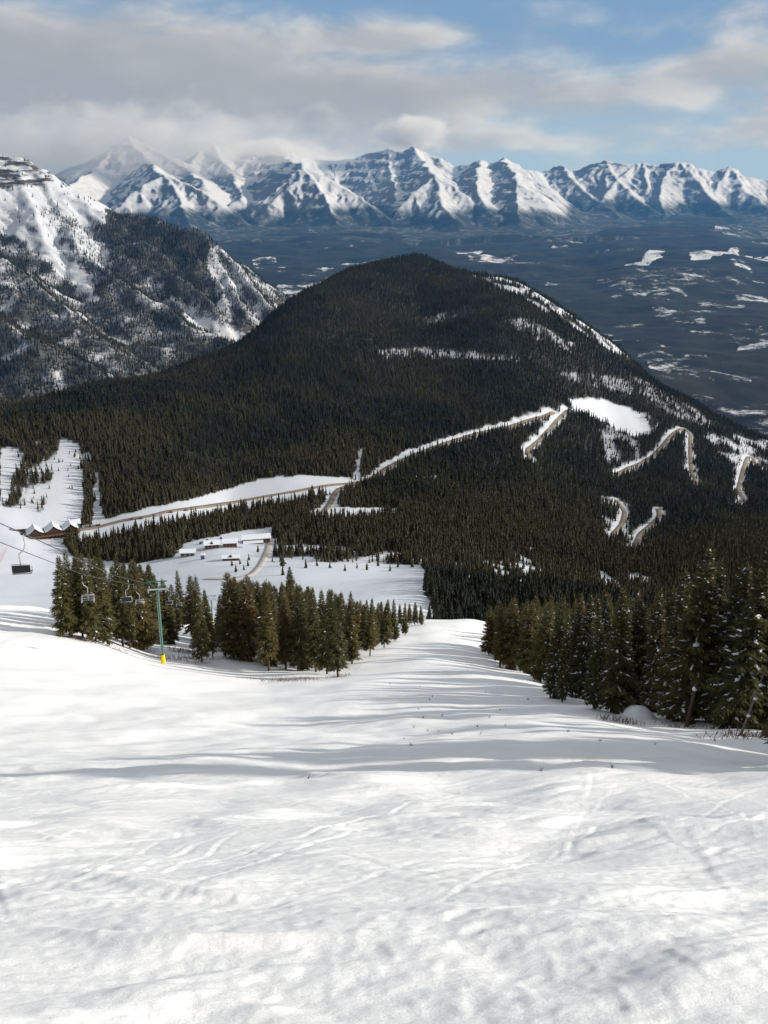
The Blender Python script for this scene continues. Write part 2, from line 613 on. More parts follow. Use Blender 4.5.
# roads
M_ROAD = simple('sanded_road', (.23, .19, .148), .9, .22, .12)
M_TRACK = simple('packed_snow_track', (.46, .42, .385), .9, .12, .2)
road_names = ['road'] * len(ROADW)
rlabels = ['sanded tan access road running past the ski base and up the hill', 'short side road dropping from the road junction to the snowy clearing',
           'hairpin road below the small snow clearing on the hill', 'double hairpin road right of the snow meadow',
           'short road bend near the right edge of the forested hill', 'upper short road bend in the dark wood below the meadow',
           'lower short road bend in the dark wood, right of the other', 'pale track curving down from the long snow roofed building']
for xy, lab in zip(ROADW, rlabels):
    d = np.gradient(xy, axis=0); d /= np.linalg.norm(d, axis=1)[:, None]
    nrm = np.stack([-d[:, 1], d[:, 0]], -1)
    wv = 3.7 if lab.startswith('sanded') else 3.1
    if 'track' in lab: wv = 2.6
    rows = []
    zc = H(xy[:, 0], xy[:, 1])
    for k in (-1.25, -1, 0, 1, 1.25):
        p = xy + nrm * wv * k
        zz = H(p[:, 0], p[:, 1]) * .5 + zc * .5 + (.5 if abs(k) <= 1 else -.9)
        rows.append(np.c_[p, zz])
    Vr = np.stack(rows, 1)
    o = grid_mesh('road', Vr.reshape(-1, 3), len(xy), 5, M_TRACK if 'track' in lab else M_ROAD)
    tag(o, lab, kind='structure')


VALLEY = EYE - 640

# ------------------------------------------------------------------ ridged mountains
def ridges(x, y, segs, z0=-1e9):
    """height as the upper envelope of sloping ridge lines; also how far below the crest"""
    z = np.full(x.shape, z0)
    for (p, q, k) in segs:
        d = q[:2] - p[:2]
        rch = max(p[2], q[2]) - (VALLEY - 60)
        rch = rch / k + 20
        sel = np.nonzero((x > min(p[0], q[0]) - rch) & (x < max(p[0], q[0]) + rch) & (y > min(p[1], q[1]) - rch) & (y < max(p[1], q[1]) + rch))[0]
        if len(sel) == 0:
            continue
        xs, ys = x[sel], y[sel]
        L2 = float(d @ d) + 1e-9
        t = np.clip(((xs - p[0]) * d[0] + (ys - p[1]) * d[1]) / L2, 0, 1)
        dist = np.hypot(xs - p[0] - t * d[0], ys - p[1] - t * d[1])
        z[sel] = np.maximum(z[sel], p[2] + t * (q[2] - p[2]) - k * dist)
    return z


def segs_of(lines, k):
    out = []
    for ln in lines:
        kk = k
        if isinstance(ln[0], (int, float)):
            kk = ln[0]; ln = ln[1:]
        pts = [at(*p) for p in ln]
        out += [(pts[i], pts[i + 1], kk) for i in range(len(pts) - 1)]
    return out



# --- left mountain
LM = segs_of([
    [(-260, 110, 4100), (-120, 128, 3850), (0, 152, 3700), (20, 156, 3690), (45, 172, 3640), (60, 186, 3600), (85, 199, 3560), (112, 210, 3500), (160, 217, 3400)],
    [1.1, (160, 217, 3400), (203, 228, 3300), (222, 246, 3250), (240, 268, 3180), (262, 291, 3080), (282, 309, 3000), (320, 340, 2900)],
    [(0, 152, 3700), (-10, 200, 3450), (-40, 240, 3200)],
    [(45, 172, 3640), (60, 210, 3450), (85, 250, 3200), (115, 274, 3050), (150, 296, 2920), (185, 319, 2800), (238, 344, 2650), (270, 360, 2560)],
    [(-150, 180, 3400), (-60, 225, 3150), (0, 255, 2950), (30, 285, 2800), (72, 316, 2660), (130, 350, 2520), (170, 372, 2440), (210, 395, 2350)],
    [(-200, 240, 2900), (-70, 285, 2600), (0, 316, 2440), (58, 346, 2330), (112, 376, 2240), (150, 396, 2180)],
    [.85, (112, 210, 3500), (150, 250, 3280), (190, 280, 3080), (215, 310, 2950)],
    [1.0, (203, 228, 3300), (222, 270, 3150), (245, 305, 2980)],
    [.95, (160, 217, 3400), (190, 250, 3240), (222, 290, 3050)],
    [(20, 156, 3690), (30, 200, 3450), (45, 240, 3230)],
], .62)
nr, nc = 330, 420
Yl = np.linspace(2050, 4300, nr)
ul = np.linspace(-.95, -.03, nc)
YY = np.repeat(Yl, nc); XX = (ul[None] * Yl[:, None]).ravel()
wx = 26 * fbm(XX / 220, YY / 220, 3, 101); wy = 45 * fbm(XX / 220, YY / 220, 3, 131)
Z = ridges(XX + wx, YY + wy, LM)
crag = sst(EYE - 150, EYE + 30, Z)
ct = XX * .8 - YY * .6; al = XX * .6 + YY * .8
Z = Z + 9 * (1 - 2 * np.abs(fbm(al / 60, ct / 300, 4, 151))) + 4 * fbm(XX / 40, YY / 40, 3, 161) * (.5 + crag)
Z = Z + crag * 14 * np.abs(pnoise(XX / 55, YY / 55, 171))
Z = np.maximum(Z - 14, VALLEY - 60)
lm_px, lm_py = to_px(XX, YY, Z)


def mountain_wood(x, y, z):
    """how wooded the left mountain is, 0..1"""
    px, py = to_px(x, y, z)
    px = px + 5 * pnoise(x / 60, y / 60, 181); py = py + 4 * pnoise(x / 50, y / 50, 182)
    w = np.full(x.shape, .62)
    w = np.where(py < 225, .03, w)
    w = np.where(in_poly(px, py, [(0, 215), (60, 210), (110, 245), (105, 275), (60, 262), (0, 232)]), .26, w)
    w = np.where(in_poly(px, py, [(108, 208), (160, 214), (206, 226), (240, 268), (250, 300), (205, 300), (165, 282), (130, 262), (100, 240)]), 2.0, w)
    w = np.where(in_poly(px, py, [(215, 240), (285, 305), (270, 330), (225, 320), (215, 290), (205, 262)]), .38, w)
    w = np.where(in_poly(px, py, [(85, 262), (120, 275), (170, 302), (250, 352), (240, 372), (190, 345), (150, 325), (100, 292)]), .75, w)
    w = np.where(in_poly(px, py, [(-200, 300), (0, 312), (60, 342), (130, 380), (200, 400), (200, 440), (-200, 440)]), 1.15, w)
    w = np.where(in_poly(px, py, [(130, 345), (180, 340), (250, 365), (200, 420), (150, 390)]), .8, w)
    w = np.where(in_poly(px, py, [(-50, 170), (45, 215), (100, 300), (92, 304), (60, 275), (20, 240), (-50, 215)]), .02, w)
    w = np.where(in_poly(px, py, [(166, 296), (185, 308), (245, 337), (238, 345), (200, 330)]), .05, w)
    st = fbm(x / 70 + y / 160, y / 60 - x / 200, 3, 191)
    return np.clip(w * (1 + .9 * st), 0, 1.4)


def mountain_mat(name, rockpatt, treeline, wood_attr=None, fs=1.0, snow_steep=(.60, .76), snowc=(.50, .52, .56), left_rock=.10, amp=.62, streak=0.0):
    m, nt, b = mat(name)
    geo = nt.nodes.new('ShaderNodeNewGeometry')
    sep = nt.nodes.new('ShaderNodeSeparateXYZ'); nt.links.new(geo.outputs['Normal'], sep.inputs[0])
    seppos = nt.nodes.new('ShaderNodeSeparateXYZ'); nt.links.new(geo.outputs['Position'], seppos.inputs[0])
    co = coords(nt, (rockpatt,) * 3)
    n1 = noise_tex(nt, co, 1.0, 8, .68)
    n2 = noise_tex(nt, coords(nt, (rockpatt * 1.6, rockpatt * 1.6, rockpatt * 1.5)), 1.0, 7, .7)
    steep = mth(nt, 'ADD', mth(nt, 'ADD', sep.outputs['Z'], mth(nt, 'MULTIPLY', sep.outputs['X'], left_rock)), mth(nt, 'MULTIPLY', mth(nt, 'SUBTRACT', mth(nt, 'ADD', n1, n2), 1.0), amp))  # slopes facing left carry more dark rock
    if treeline is not None:
        bign = noise_tex(nt, coords(nt, (.0006, .0006, .0009)), 1.0, 4, .6)
        steep = mth(nt, 'ADD', steep, mth(nt, 'MULTIPLY', mth(nt, 'SUBTRACT', .52, bign), .75))
    sfac = maprange(nt, steep, snow_steep[0], snow_steep[1])
    rock = mixc(nt, n2, (.045, .045, .05), (.17, .16, .155))
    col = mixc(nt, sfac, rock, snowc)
    if wood_attr:
        waf = N(nt, 'ShaderNodeAttribute', attribute_name=wood_attr).outputs['Fac']
        st = noise_tex(nt, coords(nt, (.030, .0045, .01), rot=(0, 0, .75)), 1.0, 7, .72)
        col = mixc(nt, mth(nt, 'MULTIPLY', maprange(nt, st, .50, .64), mth(nt, 'ADD', mth(nt, 'MULTIPLY', waf, .55), .12)), col, (.13, .13, .135))
        ca = N(nt, 'ShaderNodeAttribute', attribute_name='cliff')
        sta = noise_tex(nt, coords(nt, (.012, .012, .085)), 1.0, 6, .65)
        col = mixc(nt, mth(nt, 'MULTIPLY', ca.outputs['Fac'], maprange(nt, sta, .44, .56)), col, (.060, .054, .052))
    if treeline is not None:
        hz = mth(nt, 'ADD', seppos.outputs['Z'], mth(nt, 'MULTIPLY', mth(nt, 'SUBTRACT', noise_tex(nt, coords(nt, (fs * .0012,) * 3), 1.0, 6, .65), .5), 420))
        tf = maprange(nt, hz, treeline + 60, treeline - 60)
        sp_ = maprange(nt, noise_tex(nt, coords(nt, (fs * .012, fs * .012, fs * .004)), 1.0, 5, .7), .36, .50)
        tf = mth(nt, 'MULTIPLY', tf, mth(nt, 'ADD', mth(nt, 'MULTIPLY', sp_, .25), .75))
        col = mixc(nt, tf, col, (.022, .027, .025))
    if wood_attr:
        wa = N(nt, 'ShaderNodeAttribute', attribute_name=wood_attr)
        t = noise_tex(nt, coords(nt, (.16, .16, .07)), 1.0, 5, .8)
        wf = mth(nt, 'MULTIPLY', maprange(nt, mth(nt, 'ADD', t, mth(nt, 'MULTIPLY', wa.outputs['Fac'], .42)), .54, .82), .88)
        col = mixc(nt, wf, col, (.035, .037, .032))
    nt.links.new(col, b.inputs['Base Color'])
    b.inputs['Roughness'].default_value = .8
    bp = N(nt, 'ShaderNodeBump', i_Strength=.9, i_Distance=.10 / rockpatt)
    nt.links.new(n1, bp.inputs['Height'])
    nt.links.new(bp.outputs[0], b.inputs['Normal'])
    return m


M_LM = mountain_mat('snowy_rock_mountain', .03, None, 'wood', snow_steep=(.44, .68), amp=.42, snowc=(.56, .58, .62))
LMW = mountain_wood(XX, YY, Z)
o = grid_mesh('mountain', np.stack([XX, YY, Z], -1), nr, nc, M_LM, [('wood', LMW), ('cliff', in_poly(lm_px, lm_py, [(-80, 130), (10, 140), (48, 168), (54, 182), (36, 186), (20, 184), (0, 190), (-80, 190)]).astype(float))])
tag(o, 'near snowy mountainside with dark woods at the left edge', kind='structure')
LM_GRID = (XX, YY, Z, LMW)

# --- far range
far_lines = [
    # skyline
    [(-420, 170, 15500), (-200, 178, 15800), (-80, 168, 15800), (0, 180, 15600), (40, 178, 15600), (70, 168, 15500), (100, 158, 15500), (118, 142, 15500), (130, 136, 15500), (145, 143, 15500), (160, 150, 15400), (190, 165, 15300), (200, 150, 15800), (212, 143, 16000), (240, 152, 15900),
     (258, 150, 15700), (285, 149, 15700), (300, 157, 15600), (330, 160, 15800), (360, 156, 15800), (385, 148, 15700), (398, 152, 15600), (412, 146, 15500), (425, 152, 15500), (440, 158, 15400), (455, 166, 15300), (470, 163, 15200), (480, 159, 15100), (492, 163, 15050), (502, 157, 15000),
     (520, 168, 15000), (532, 171, 15000), (540, 172, 15300), (562, 165, 15300), (572, 172, 15300), (590, 165, 15200), (606, 160, 15100), (620, 163, 15000), (634, 164, 15000), (645, 162, 15000), (660, 165, 14950), (676, 161, 14900), (692, 166, 14900), (712, 174, 14900), (725, 165, 14900), (740, 174, 14900),
     (768, 182, 14800), (800, 170, 14900), (850, 180, 14800), (920, 168, 14800), (1000, 176, 14800), (1150, 165, 14800)],
    # spurs
    [(130, 136, 15500), (146, 160, 14700), (164, 173, 13900)],
    [(164, 173, 13900), (178, 194, 13200), (190, 214, 12500)],
    [(164, 173, 13900), (205, 188, 13500), (244, 214, 12900)],
    [(164, 173, 13900), (130, 190, 13500), (104, 210, 12900)],
    [(118, 142, 15500), (98, 165, 14800), (70, 186, 14200)], [(145, 143, 15500), (185, 168, 14700), (205, 182, 14200)],
    [(212, 143, 16000), (228, 168, 15000), (240, 195, 14000)],
    [(272, 149, 15700), (248, 180, 14800), (226, 202, 13900)], [(272, 149, 15700), (286, 158, 15000), (302, 164, 14300)],
    [(302, 164, 14300), (318, 188, 13600), (335, 210, 12900), (346, 228, 12400)],
    [(302, 164, 14300), (345, 185, 13900), (380, 206, 13400), (410, 224, 12900)],
    [(302, 164, 14300), (272, 190, 13800), (246, 214, 13300)],
    [(360, 156, 15800), (372, 180, 14900), (384, 200, 14200)],
    [(412, 146, 15500), (424, 160, 14900), (432, 173, 14300), (446, 196, 13500), (458, 217, 12700)],
    [(432, 173, 14300), (470, 194, 13900), (504, 218, 13400)],
    [(432, 173, 14300), (404, 195, 13900), (382, 218, 13400)],
    [(385, 148, 15700), (392, 172, 14900), (398, 190, 14300)],
    [(480, 159, 15100), (478, 180, 14300), (490, 198, 13600)],
    [(502, 157, 15000), (520, 180, 14200), (545, 200, 13500), (572, 221, 12700)], [(520, 180, 14200), (515, 205, 13400), (520, 224, 12600)],
    [(562, 165, 15300), (585, 190, 14300), (612, 212, 13300), (628, 228, 12500)],
    [(606, 160, 15100), (622, 185, 14300), (650, 210, 13300)], [(634, 164, 15000), (612, 186, 14300), (600, 205, 13600)],
    [(676, 161, 14900), (664, 185, 14200), (660, 208, 13500), (664, 226, 12700)], [(676, 161, 14900), (700, 186, 14200), (728, 212, 13400), (748, 232, 12500)],
    [(645, 162, 15000), (650, 186, 14300)],
    [(725, 165, 14900), (748, 190, 14100), (775, 218, 13200)], [(725, 165, 14900), (716, 190, 14200)],
    [(800, 170, 14900), (815, 200, 13900), (830, 228, 12900)], [(920, 168, 14800), (930, 200, 13900), (960, 228, 12900)], [(850, 180, 14800), (880, 210, 13700)],
    [(0, 180, 15600), (15, 205, 14500)], [(-80, 168, 15800), (-90, 200, 14500)], [(-200, 178, 15800), (-180, 205, 14500)],
    [(1000, 176, 14800), (1010, 205, 13900)],
]
far_lines = [[(px, py + (8 if py > 195 else 2 if py > 168 else 0), Y * .86) if (px < 530 and Y < 14400 and py > 160) else (px, py, Y) for px, py, Y in ln] for ln in far_lines]
FS = segs_of(far_lines, .66)
# small side ribs off each spur
rr = np.random.default_rng(5)
def side_ribs(segs, space, fmin, fmax, drop, k2, hmin):
    ribs = []
    for (p, q, k) in segs:
        L = np.hypot(*(q - p)[:2])
        for i in range(max(1, int(L / space))):
            t = rr.uniform(0.03, .97)
            o0 = p + (q - p) * t
            h = o0[2] - (VALLEY + 20)
            if h < hmin:
                continue
            d = (q - p)[:2] / max(L, 1)
            nrm = np.array([-d[1], d[0]]) * rr.choice((-1, 1))
            if nrm[1] > .55:
                nrm = -nrm
            dirv = nrm + d * rr.uniform(-.1, .7) * (1 if q[2] < p[2] else -1); dirv /= np.linalg.norm(dirv)
            ln = h * rr.uniform(fmin, fmax)
            e = np.array([*(o0[:2] + dirv * ln), o0[2] - ln * rr.uniform(*drop)])
            ribs.append((o0 - np.array([0, 0, drop[2] if len(drop) > 2 else 12]), e, k2))
    return ribs


R1 = side_ribs(FS, 230, .5, 1.0, (.44, .56), .74, 220)
R2 = side_ribs(R1, 130, .22, .5, (.44, .60), .82, 240)
R3 = side_ribs(FS, 110, .2, .45, (.46, .60), .80, 260)
ribs = R1 + R2 + R3
FS += ribs
nr, nc = 440, 1150
Yf = np.linspace(9300, 17600, nr)
uf = np.linspace(-.74, .74, nc)
YY = np.repeat(Yf, nc); XX = (uf[None] * Yf[:, None]).ravel()
wx = 100 * fbm(XX / 800, YY / 800, 3, 201) + 22 * fbm(XX / 150, YY / 150, 2, 205)
wy = 100 * fbm(XX / 800, YY / 800, 3, 231) + 22 * fbm(XX / 150, YY / 150, 2, 235)
Z = ridges(XX + wx * .6, YY + wy, FS)
foot = VALLEY + 30 + 60 * fbm(XX / 1500, YY / 900, 3, 251) + np.maximum(YY - 12400, 0) * .03
lift = np.clip((Z - foot) / 500, 0, 1)
Z = Z + lift * (16 * (1 - np.abs(fbm(XX / 120, YY / 120, 4, 261))) - 12 + 7 * fbm(XX / 70, YY / 70, 3, 271))
Z = Z + lift * (17 * np.sin(2 * np.pi * Z / 125 + 2.2 * fbm(XX / 700, YY / 700, 2, 281)) + 7 * np.sin(2 * np.pi * Z / 47 + 3 * fbm(XX / 500, YY / 500, 2, 283))) * sst(-.3, .5, fbm(XX / 1900, YY / 1900, 2, 291))
k_ = 60.0
Z = np.maximum(Z, foot) + k_ * np.exp(-np.abs(Z - foot) / k_) * .5
Z = np.where(YY < 9500, VALLEY - 40, Z)
M_FAR = mountain_mat('far_snowy_rock', .010, VALLEY + 215, None, 1.0, snow_steep=(.58, .80), left_rock=.56, amp=.50)
o = grid_mesh('mountain_range', np.stack([XX, YY, Z], -1), nr, nc, M_FAR)
tag(o, 'long snowy mountain range across the far side of the valley', kind='structure')

# --- valley floor
VPATCH = [  # snow openings seen on the valley floor: outline, amount
    ([(474, 261), (484, 259), (540, 262), (606, 266), (606, 268), (540, 267), (478, 265)], .8),
    ([(618, 266), (640, 265), (648, 259), (666, 260), (660, 264), (640, 269), (618, 269)], 1.0),
    ([(688, 261), (728, 258), (728, 253), (738, 252), (740, 263), (690, 265)], 1.0),
    ([(742, 256), (800, 256), (800, 260), (744, 259)], 1.0),
    ([(601, 284), (625, 282), (650, 276), (680, 272), (715, 272), (712, 282), (746, 284), (746, 287), (700, 288), (680, 292), (690, 299), (640, 296), (604, 290)], .55),
    ([(652, 309), (668, 309), (704, 320), (706, 326), (680, 324), (655, 316)], .62),
    ([(636, 354), (660, 352), (690, 366), (750, 377), (752, 383), (700, 382), (650, 370)], .66),
    ([(690, 398), (720, 393), (770, 404), (800, 412), (800, 448), (760, 434), (720, 418)], .62),
    ([(728, 330), (760, 322), (800, 340), (800, 372), (740, 355)], .5),
    ([(736, 296), (770, 300), (768, 305), (736, 301)], .9),
    ([(268, 266), (290, 264), (304, 267), (300, 270), (272, 269)], 1.0),
    ([(318, 270), (332, 269), (334, 272), (322, 273)], .9),
    ([(258, 288), (280, 281), (322, 279), (330, 284), (300, 295), (268, 297)], .66),
    ([(340, 259), (380, 257), (380, 261), (342, 262)], .7),
    ([(290, 276), (350, 274), (350, 279), (300, 281)], .5),
    ([(456, 257), (474, 252), (484, 254), (478, 259), (458, 260)], .9),
    ([(592, 222), (606, 224), (614, 229), (596, 228)], .9),
    ([(712, 231), (740, 230), (770, 236), (820, 236), (820, 246), (770, 246), (720, 238)], .75),
    ([(560, 241), (580, 240), (582, 243), (562, 244)], .6),
    ([(620, 252), (634, 251), (634, 254), (620, 255)], .6), ([(592, 250), (610, 251), (612, 254), (596, 254)], .6),
    ([(660, 316), (700, 330), (690, 334), (664, 322)], .4),
    ([(664, 300), (670, 301), (668, 303)], 1.0), ([(500, 226), (560, 222), (640, 232), (560, 232)], .25),
]
nr, nc = 420, 900
dep = np.linspace(math.log(1500), math.log(16000), nr)
Yv = np.exp(dep); uv = np.linspace(-.76, .76, nc)
YY = np.repeat(Yv, nc); XX = (uv[None] * Yv[:, None]).ravel()
Zv = VALLEY + (26 + 30 * sst(4500, 8000, YY)) * fbm(XX / 1100, YY / 800, 4, 301) + 7 * fbm(XX / 200, YY / 200, 2, 311)
# river bench: a snowy bank
bx, by = to_px(XX, YY, np.full(XX.shape, VALLEY))
Zv = Zv + 38 * sst(296, 282, by + 2 * pnoise(XX / 160, YY / 160, 321)) * sst(590, 620, bx) * (1 - sst(730, 760, bx))
vp = np.zeros(XX.shape)
qx = bx + 2.0 * pnoise(XX / 130, YY / 130, 331); qy = by + 1.0 * pnoise(XX / 120, YY / 160, 332)
for poly, a_ in VPATCH:
    m = in_poly(qx, qy, poly)
    vp[m] = np.maximum(vp[m], a_)


# many small clearings, meadows and cut strips, drawn as short streaks lying on the floor
rv = np.random.default_rng(23)
for i in range(120):
    if i < 90:
        cxp, cyp = rv.uniform(560, 800), rv.uniform(240, 430)
    else:
        cxp, cyp = rv.uniform(200, 560), rv.uniform(228, 285)
    wpx = rv.uniform(3, 16) * (1 + (cyp - 240) / 160); hpx = rv.uniform(.5, 1.4) * (1 + (cyp - 240) / 110)
    sl = rv.uniform(-.12, .22)
    dxp = qx - cxp; dyp = qy - cyp - sl * dxp - .9 * pnoise(qx / 6, qy / 3, 350 + i)
    m = ((dxp / wpx) ** 2 + (dyp / hpx) ** 2) < 1
    vp[m] = np.maximum(vp[m], rv.uniform(.35, .72))


def valley_mat():
    m, nt, b = mat('valley_forest')
    a = N(nt, 'ShaderNodeAttribute', attribute_name='open')
    n = noise_tex(nt, coords(nt, (.010, .008, .01)), 1.0, 7, .78)
    big = noise_tex(nt, coords(nt, (.0006, .0009, .001)), 1.0, 5, .6)
    sf = maprange(nt, mth(nt, 'ADD', mth(nt, 'MULTIPLY', a.outputs['Fac'], .50), mth(nt, 'ADD', mth(nt, 'MULTIPLY', mth(nt, 'SUBTRACT', n, .5), 1.7), .5)), .80, 1.06)
    stray = maprange(nt, mth(nt, 'ADD', noise_tex(nt, coords(nt, (.003, .006, .004)), 1.0, 7, .72), mth(nt, 'MULTIPLY', mth(nt, 'SUBTRACT', big, .5), .3)), .67, .76)
    sf = mth(nt, 'MAXIMUM', sf, mth(nt, 'MULTIPLY', stray, .5))
    f = mixc(nt, big, (.005, .010, .013), (.034, .034, .026))
    f = mixc(nt, maprange(nt, noise_tex(nt, coords(nt, (.006, .004, .01)), 1.0, 8, .8), .40, .62), f, (.003, .006, .009))
    nt.links.new(mixc(nt, sf, f, (.62, .64, .68)), b.inputs['Base Color'])
    b.inputs['Roughness'].default_value = .9
    return m


o = grid_mesh('valley', np.stack([XX, YY, Zv], -1), nr, nc, valley_mat(), [('open', vp)])
tag(o, 'wide dark wooded valley floor with snowy clearings', kind='structure')

# --- the land beyond, out to the horizon
g = MB()
g.v = [(-60000, -3000, VALLEY - 90), (60000, -3000, VALLEY - 90), (60000, 70000, VALLEY - 90), (-60000, 70000, VALLEY - 90)]
g.f = [(0, 1, 2, 3)]
o = g.build('ground', simple('far_wood', (.03, .034, .032), .9, .4, .0008))
tag(o, 'dark wooded land reaching the horizon', kind='structure')

# --- valley haze
hz = MB().box((0, 10050, VALLEY - 100 + 640), (34000, 18300, 1280))
m = bpy.data.materials.new('haze'); m.use_nodes = True
nt = m.node_tree; nt.nodes.remove(nt.nodes['Principled BSDF'])
vs = N(nt, 'ShaderNodeVolumeScatter', i_Density=2.7e-5, i_Anisotropy=.15)
vs.inputs['Color'].default_value = (.10, .42, .95, 1)
nt.links.new(vs.outputs[0], nt.nodes['Material Output'].inputs['Volume'])
o = hz.build('haze', m)
tag(o, 'thin blue haze filling the valley', kind='structure')

# --- low cloud wrapped round the far peaks
def cloud(px, py, Y, sx, sy, sz, dens, seed, label):
    import bmesh as bmm
    bm = bmm.new(); bmm.ops.create_icosphere(bm, subdivisions=3, radius=1.0)
    me = bpy.data.meshes.new('cloud'); bm.to_mesh(me); bm.free()
    o = bpy.data.objects.new('cloud', me); C.objects.link(o)
    o.location = at(px, py, Y); o.scale = (sx, sy, sz)
    m = bpy.data.materials.new('cloud_vapour'); m.use_nodes = True
    nt = m.node_tree; nt.nodes.remove(nt.nodes['Principled BSDF'])
    tc = nt.nodes.new('ShaderNodeTexCoord')
    ln = nt.nodes.new('ShaderNodeVectorMath'); ln.operation = 'LENGTH'; nt.links.new(tc.outputs['Object'], ln.inputs[0])
    mp = nt.nodes.new('ShaderNodeMapping'); mp.inputs['Location'].default_value = (seed, seed * 2, 0); mp.inputs['Scale'].default_value = (sx / 520, sy / 520, sz / 300)
    nt.links.new(tc.outputs['Object'], mp.inputs[0])
    nn = noise_tex(nt, mp.outputs[0], 1.0, 5, .6)
    fall = maprange(nt, ln.outputs['Value'], 1.0, .15)
    dd = mth(nt, 'MULTIPLY', maprange(nt, mth(nt, 'ADD', mth(nt, 'MULTIPLY', fall, .62), mth(nt, 'MULTIPLY', nn, 1.25)), .72, 1.25), dens)
    vs = nt.nodes.new('ShaderNodeVolumeScatter'); vs.inputs['Color'].default_value = (.97, .98, 1, 1); vs.inputs['Anisotropy'].default_value = .2
    nt.links.new(dd, vs.inputs['Density'])
    nt.links.new(vs.outputs[0], nt.nodes['Material Output'].inputs['Volume'])
    me.materials.append(m)
    tag(o, label, kind='stuff')


cloud(130, 146, 14200, 4200, 900, 800, 1.9e-3, 3.1, 'grey mist veiling the peaks at the far left of the range')
cloud(262, 148, 14900, 900, 500, 200, 5e-3, 7.7, 'bright cloud cap on the snowy ridge left of centre')
cloud(415, 132, 15700, 900, 500, 330, 6e-3, 1.4, 'bright cloud clinging to the top of the central peak')

# ------------------------------------------------------------------ sun and sky
SUN_AZ, SUN_EL = R(94), R(24.5)   # clockwise from the view direction (+Y)
sd = Vector((math.sin(SUN_AZ) * math.cos(SUN_EL), math.cos(SUN_AZ) * math.cos(SUN_EL), math.sin(SUN_EL)))
ld = bpy.data.lights.new('sun', 'SUN'); ld.energy = 5.0; ld.angle = R(2.0); ld.color = (1.0, .95, .87)
lo = bpy.data.objects.new('sun', ld); C.objects.link(lo)
lo.rotation_euler = (-sd).to_track_quat('-Z', 'Y').to_euler()
lo.location = (200, 0, EYE + 200)

wld = bpy.data.worlds.new('World'); scene.world = wld
wld.use_nodes = True
nt = wld.node_tree
bg = nt.nodes['Background']
sky = nt.nodes.new('ShaderNodeTexSky'); sky.sky_type = 'NISHITA'; sky.sun_disc = False
sky.sun_elevation = SUN_EL; sky.sun_rotation = SUN_AZ
sky.altitude = 2000; sky.air_density = 1.0; sky.dust_density = .6; sky.ozone_density = 1.5
tc = nt.nodes.new('ShaderNodeTexCoord')
sepd = nt.nodes.new('ShaderNodeSeparateXYZ'); nt.links.new(tc.outputs['Generated'], sepd.inputs[0])
az = mth(nt, 'ARCTAN2', sepd.outputs[0], sepd.outputs[1])
el = mth(nt, 'ARCSINE', sepd.outputs[2])
cmb = nt.nodes.new('ShaderNodeCombineXYZ')
nt.links.new(mth(nt, 'MULTIPLY', az, 9.0), cmb.inputs[0]); nt.links.new(mth(nt, 'MULTIPLY', el, 24.0), cmb.inputs[1])
nz = noise_tex(nt, cmb.outputs[0], 1.0, 8, .56, .3)
cmb2 = nt.nodes.new('ShaderNodeVectorMath'); cmb2.operation = 'ADD'
nt.links.new(cmb.outputs[0], cmb2.inputs[0]); cmb2.inputs[1].default_value = (.28, .30, 0)
nz2 = noise_tex(nt, cmb2.outputs[0], 1.0, 8, .56, .3)


def blob(px, py, sx, sy, amp):
    a0 = math.atan((px - 384) / F); e0 = math.atan((512 - py) / F) - PITCH
    da = mth(nt, 'MULTIPLY', mth(nt, 'SUBTRACT', az, a0), F / sx)
    de = mth(nt, 'MULTIPLY', mth(nt, 'SUBTRACT', el, e0), F / sy)
    r2 = mth(nt, 'ADD', mth(nt, 'MULTIPLY', da, da), mth(nt, 'MULTIPLY', de, de))
    return mth(nt, 'MULTIPLY', mth(nt, 'POWER', 2.718, mth(nt, 'MULTIPLY', r2, -1.0)), amp)


tot = None
for bl in [(60, 100, 320, 58, .85), (-250, 90, 300, 80, .9), (330, 95, 190, 32, .62), (530, 95, 160, 22, .62), (395, 36, 90, 14, .55), (130, 40, 200, 22, .40),
           (700, 72, 58, 24, .70), (712, 18, 60, 20, .45), (690, 140, 130, 13, .62), (780, 120, 60, 16, .6), (500, 143, 90, 9, .42), (850, 60, 90, 60, .5), (420, 140, 60, 18, .4), (250, 140, 160, 22, .6)]:
    q = blob(*bl)
    tot = q if tot is None else mth(nt, 'ADD', tot, q)
# bright cloud added over the unseen upper sky as fill light
high = maprange(nt, el, .15, .32)
tot = mth(nt, 'ADD', tot, mth(nt, 'MULTIPLY', high, .80))
dn = mth(nt, 'ADD', mth(nt, 'MULTIPLY', mth(nt, 'SUBTRACT', nz, .5), 1.7), tot)
cden = maprange(nt, dn, .02, .95)
cden = mth(nt, 'MULTIPLY', cden, maprange(nt, el, -.06, -.01))
lit = maprange(nt, mth(nt, 'SUBTRACT', nz, nz2), -.16, .22)
lit = mth(nt, 'MULTIPLY', lit, maprange(nt, dn, 1.5, .5))
thick = maprange(nt, dn, .6, 1.5)
ccol = mixc(nt, lit, (2.9, 3.0, 3.15), (5.2, 5.05, 4.8))
ccol = mixc(nt, thick, ccol, (2.45, 2.6, 2.8))
hzf = maprange(nt, el, .50, .16)
low = mixc(nt, maprange(nt, el, .0, .13), (2.2, 3.15, 4.1), (1.35, 2.3, 3.6))
skyc = mixc(nt, mth(nt, 'MULTIPLY', hzf, .95), sky.outputs[0], low)
full = mixc(nt, mth(nt, 'MULTIPLY', cden, .93), skyc, ccol)
nt.links.new(full, bg.inputs['Color'])
bg.inputs['Strength'].default_value = .15

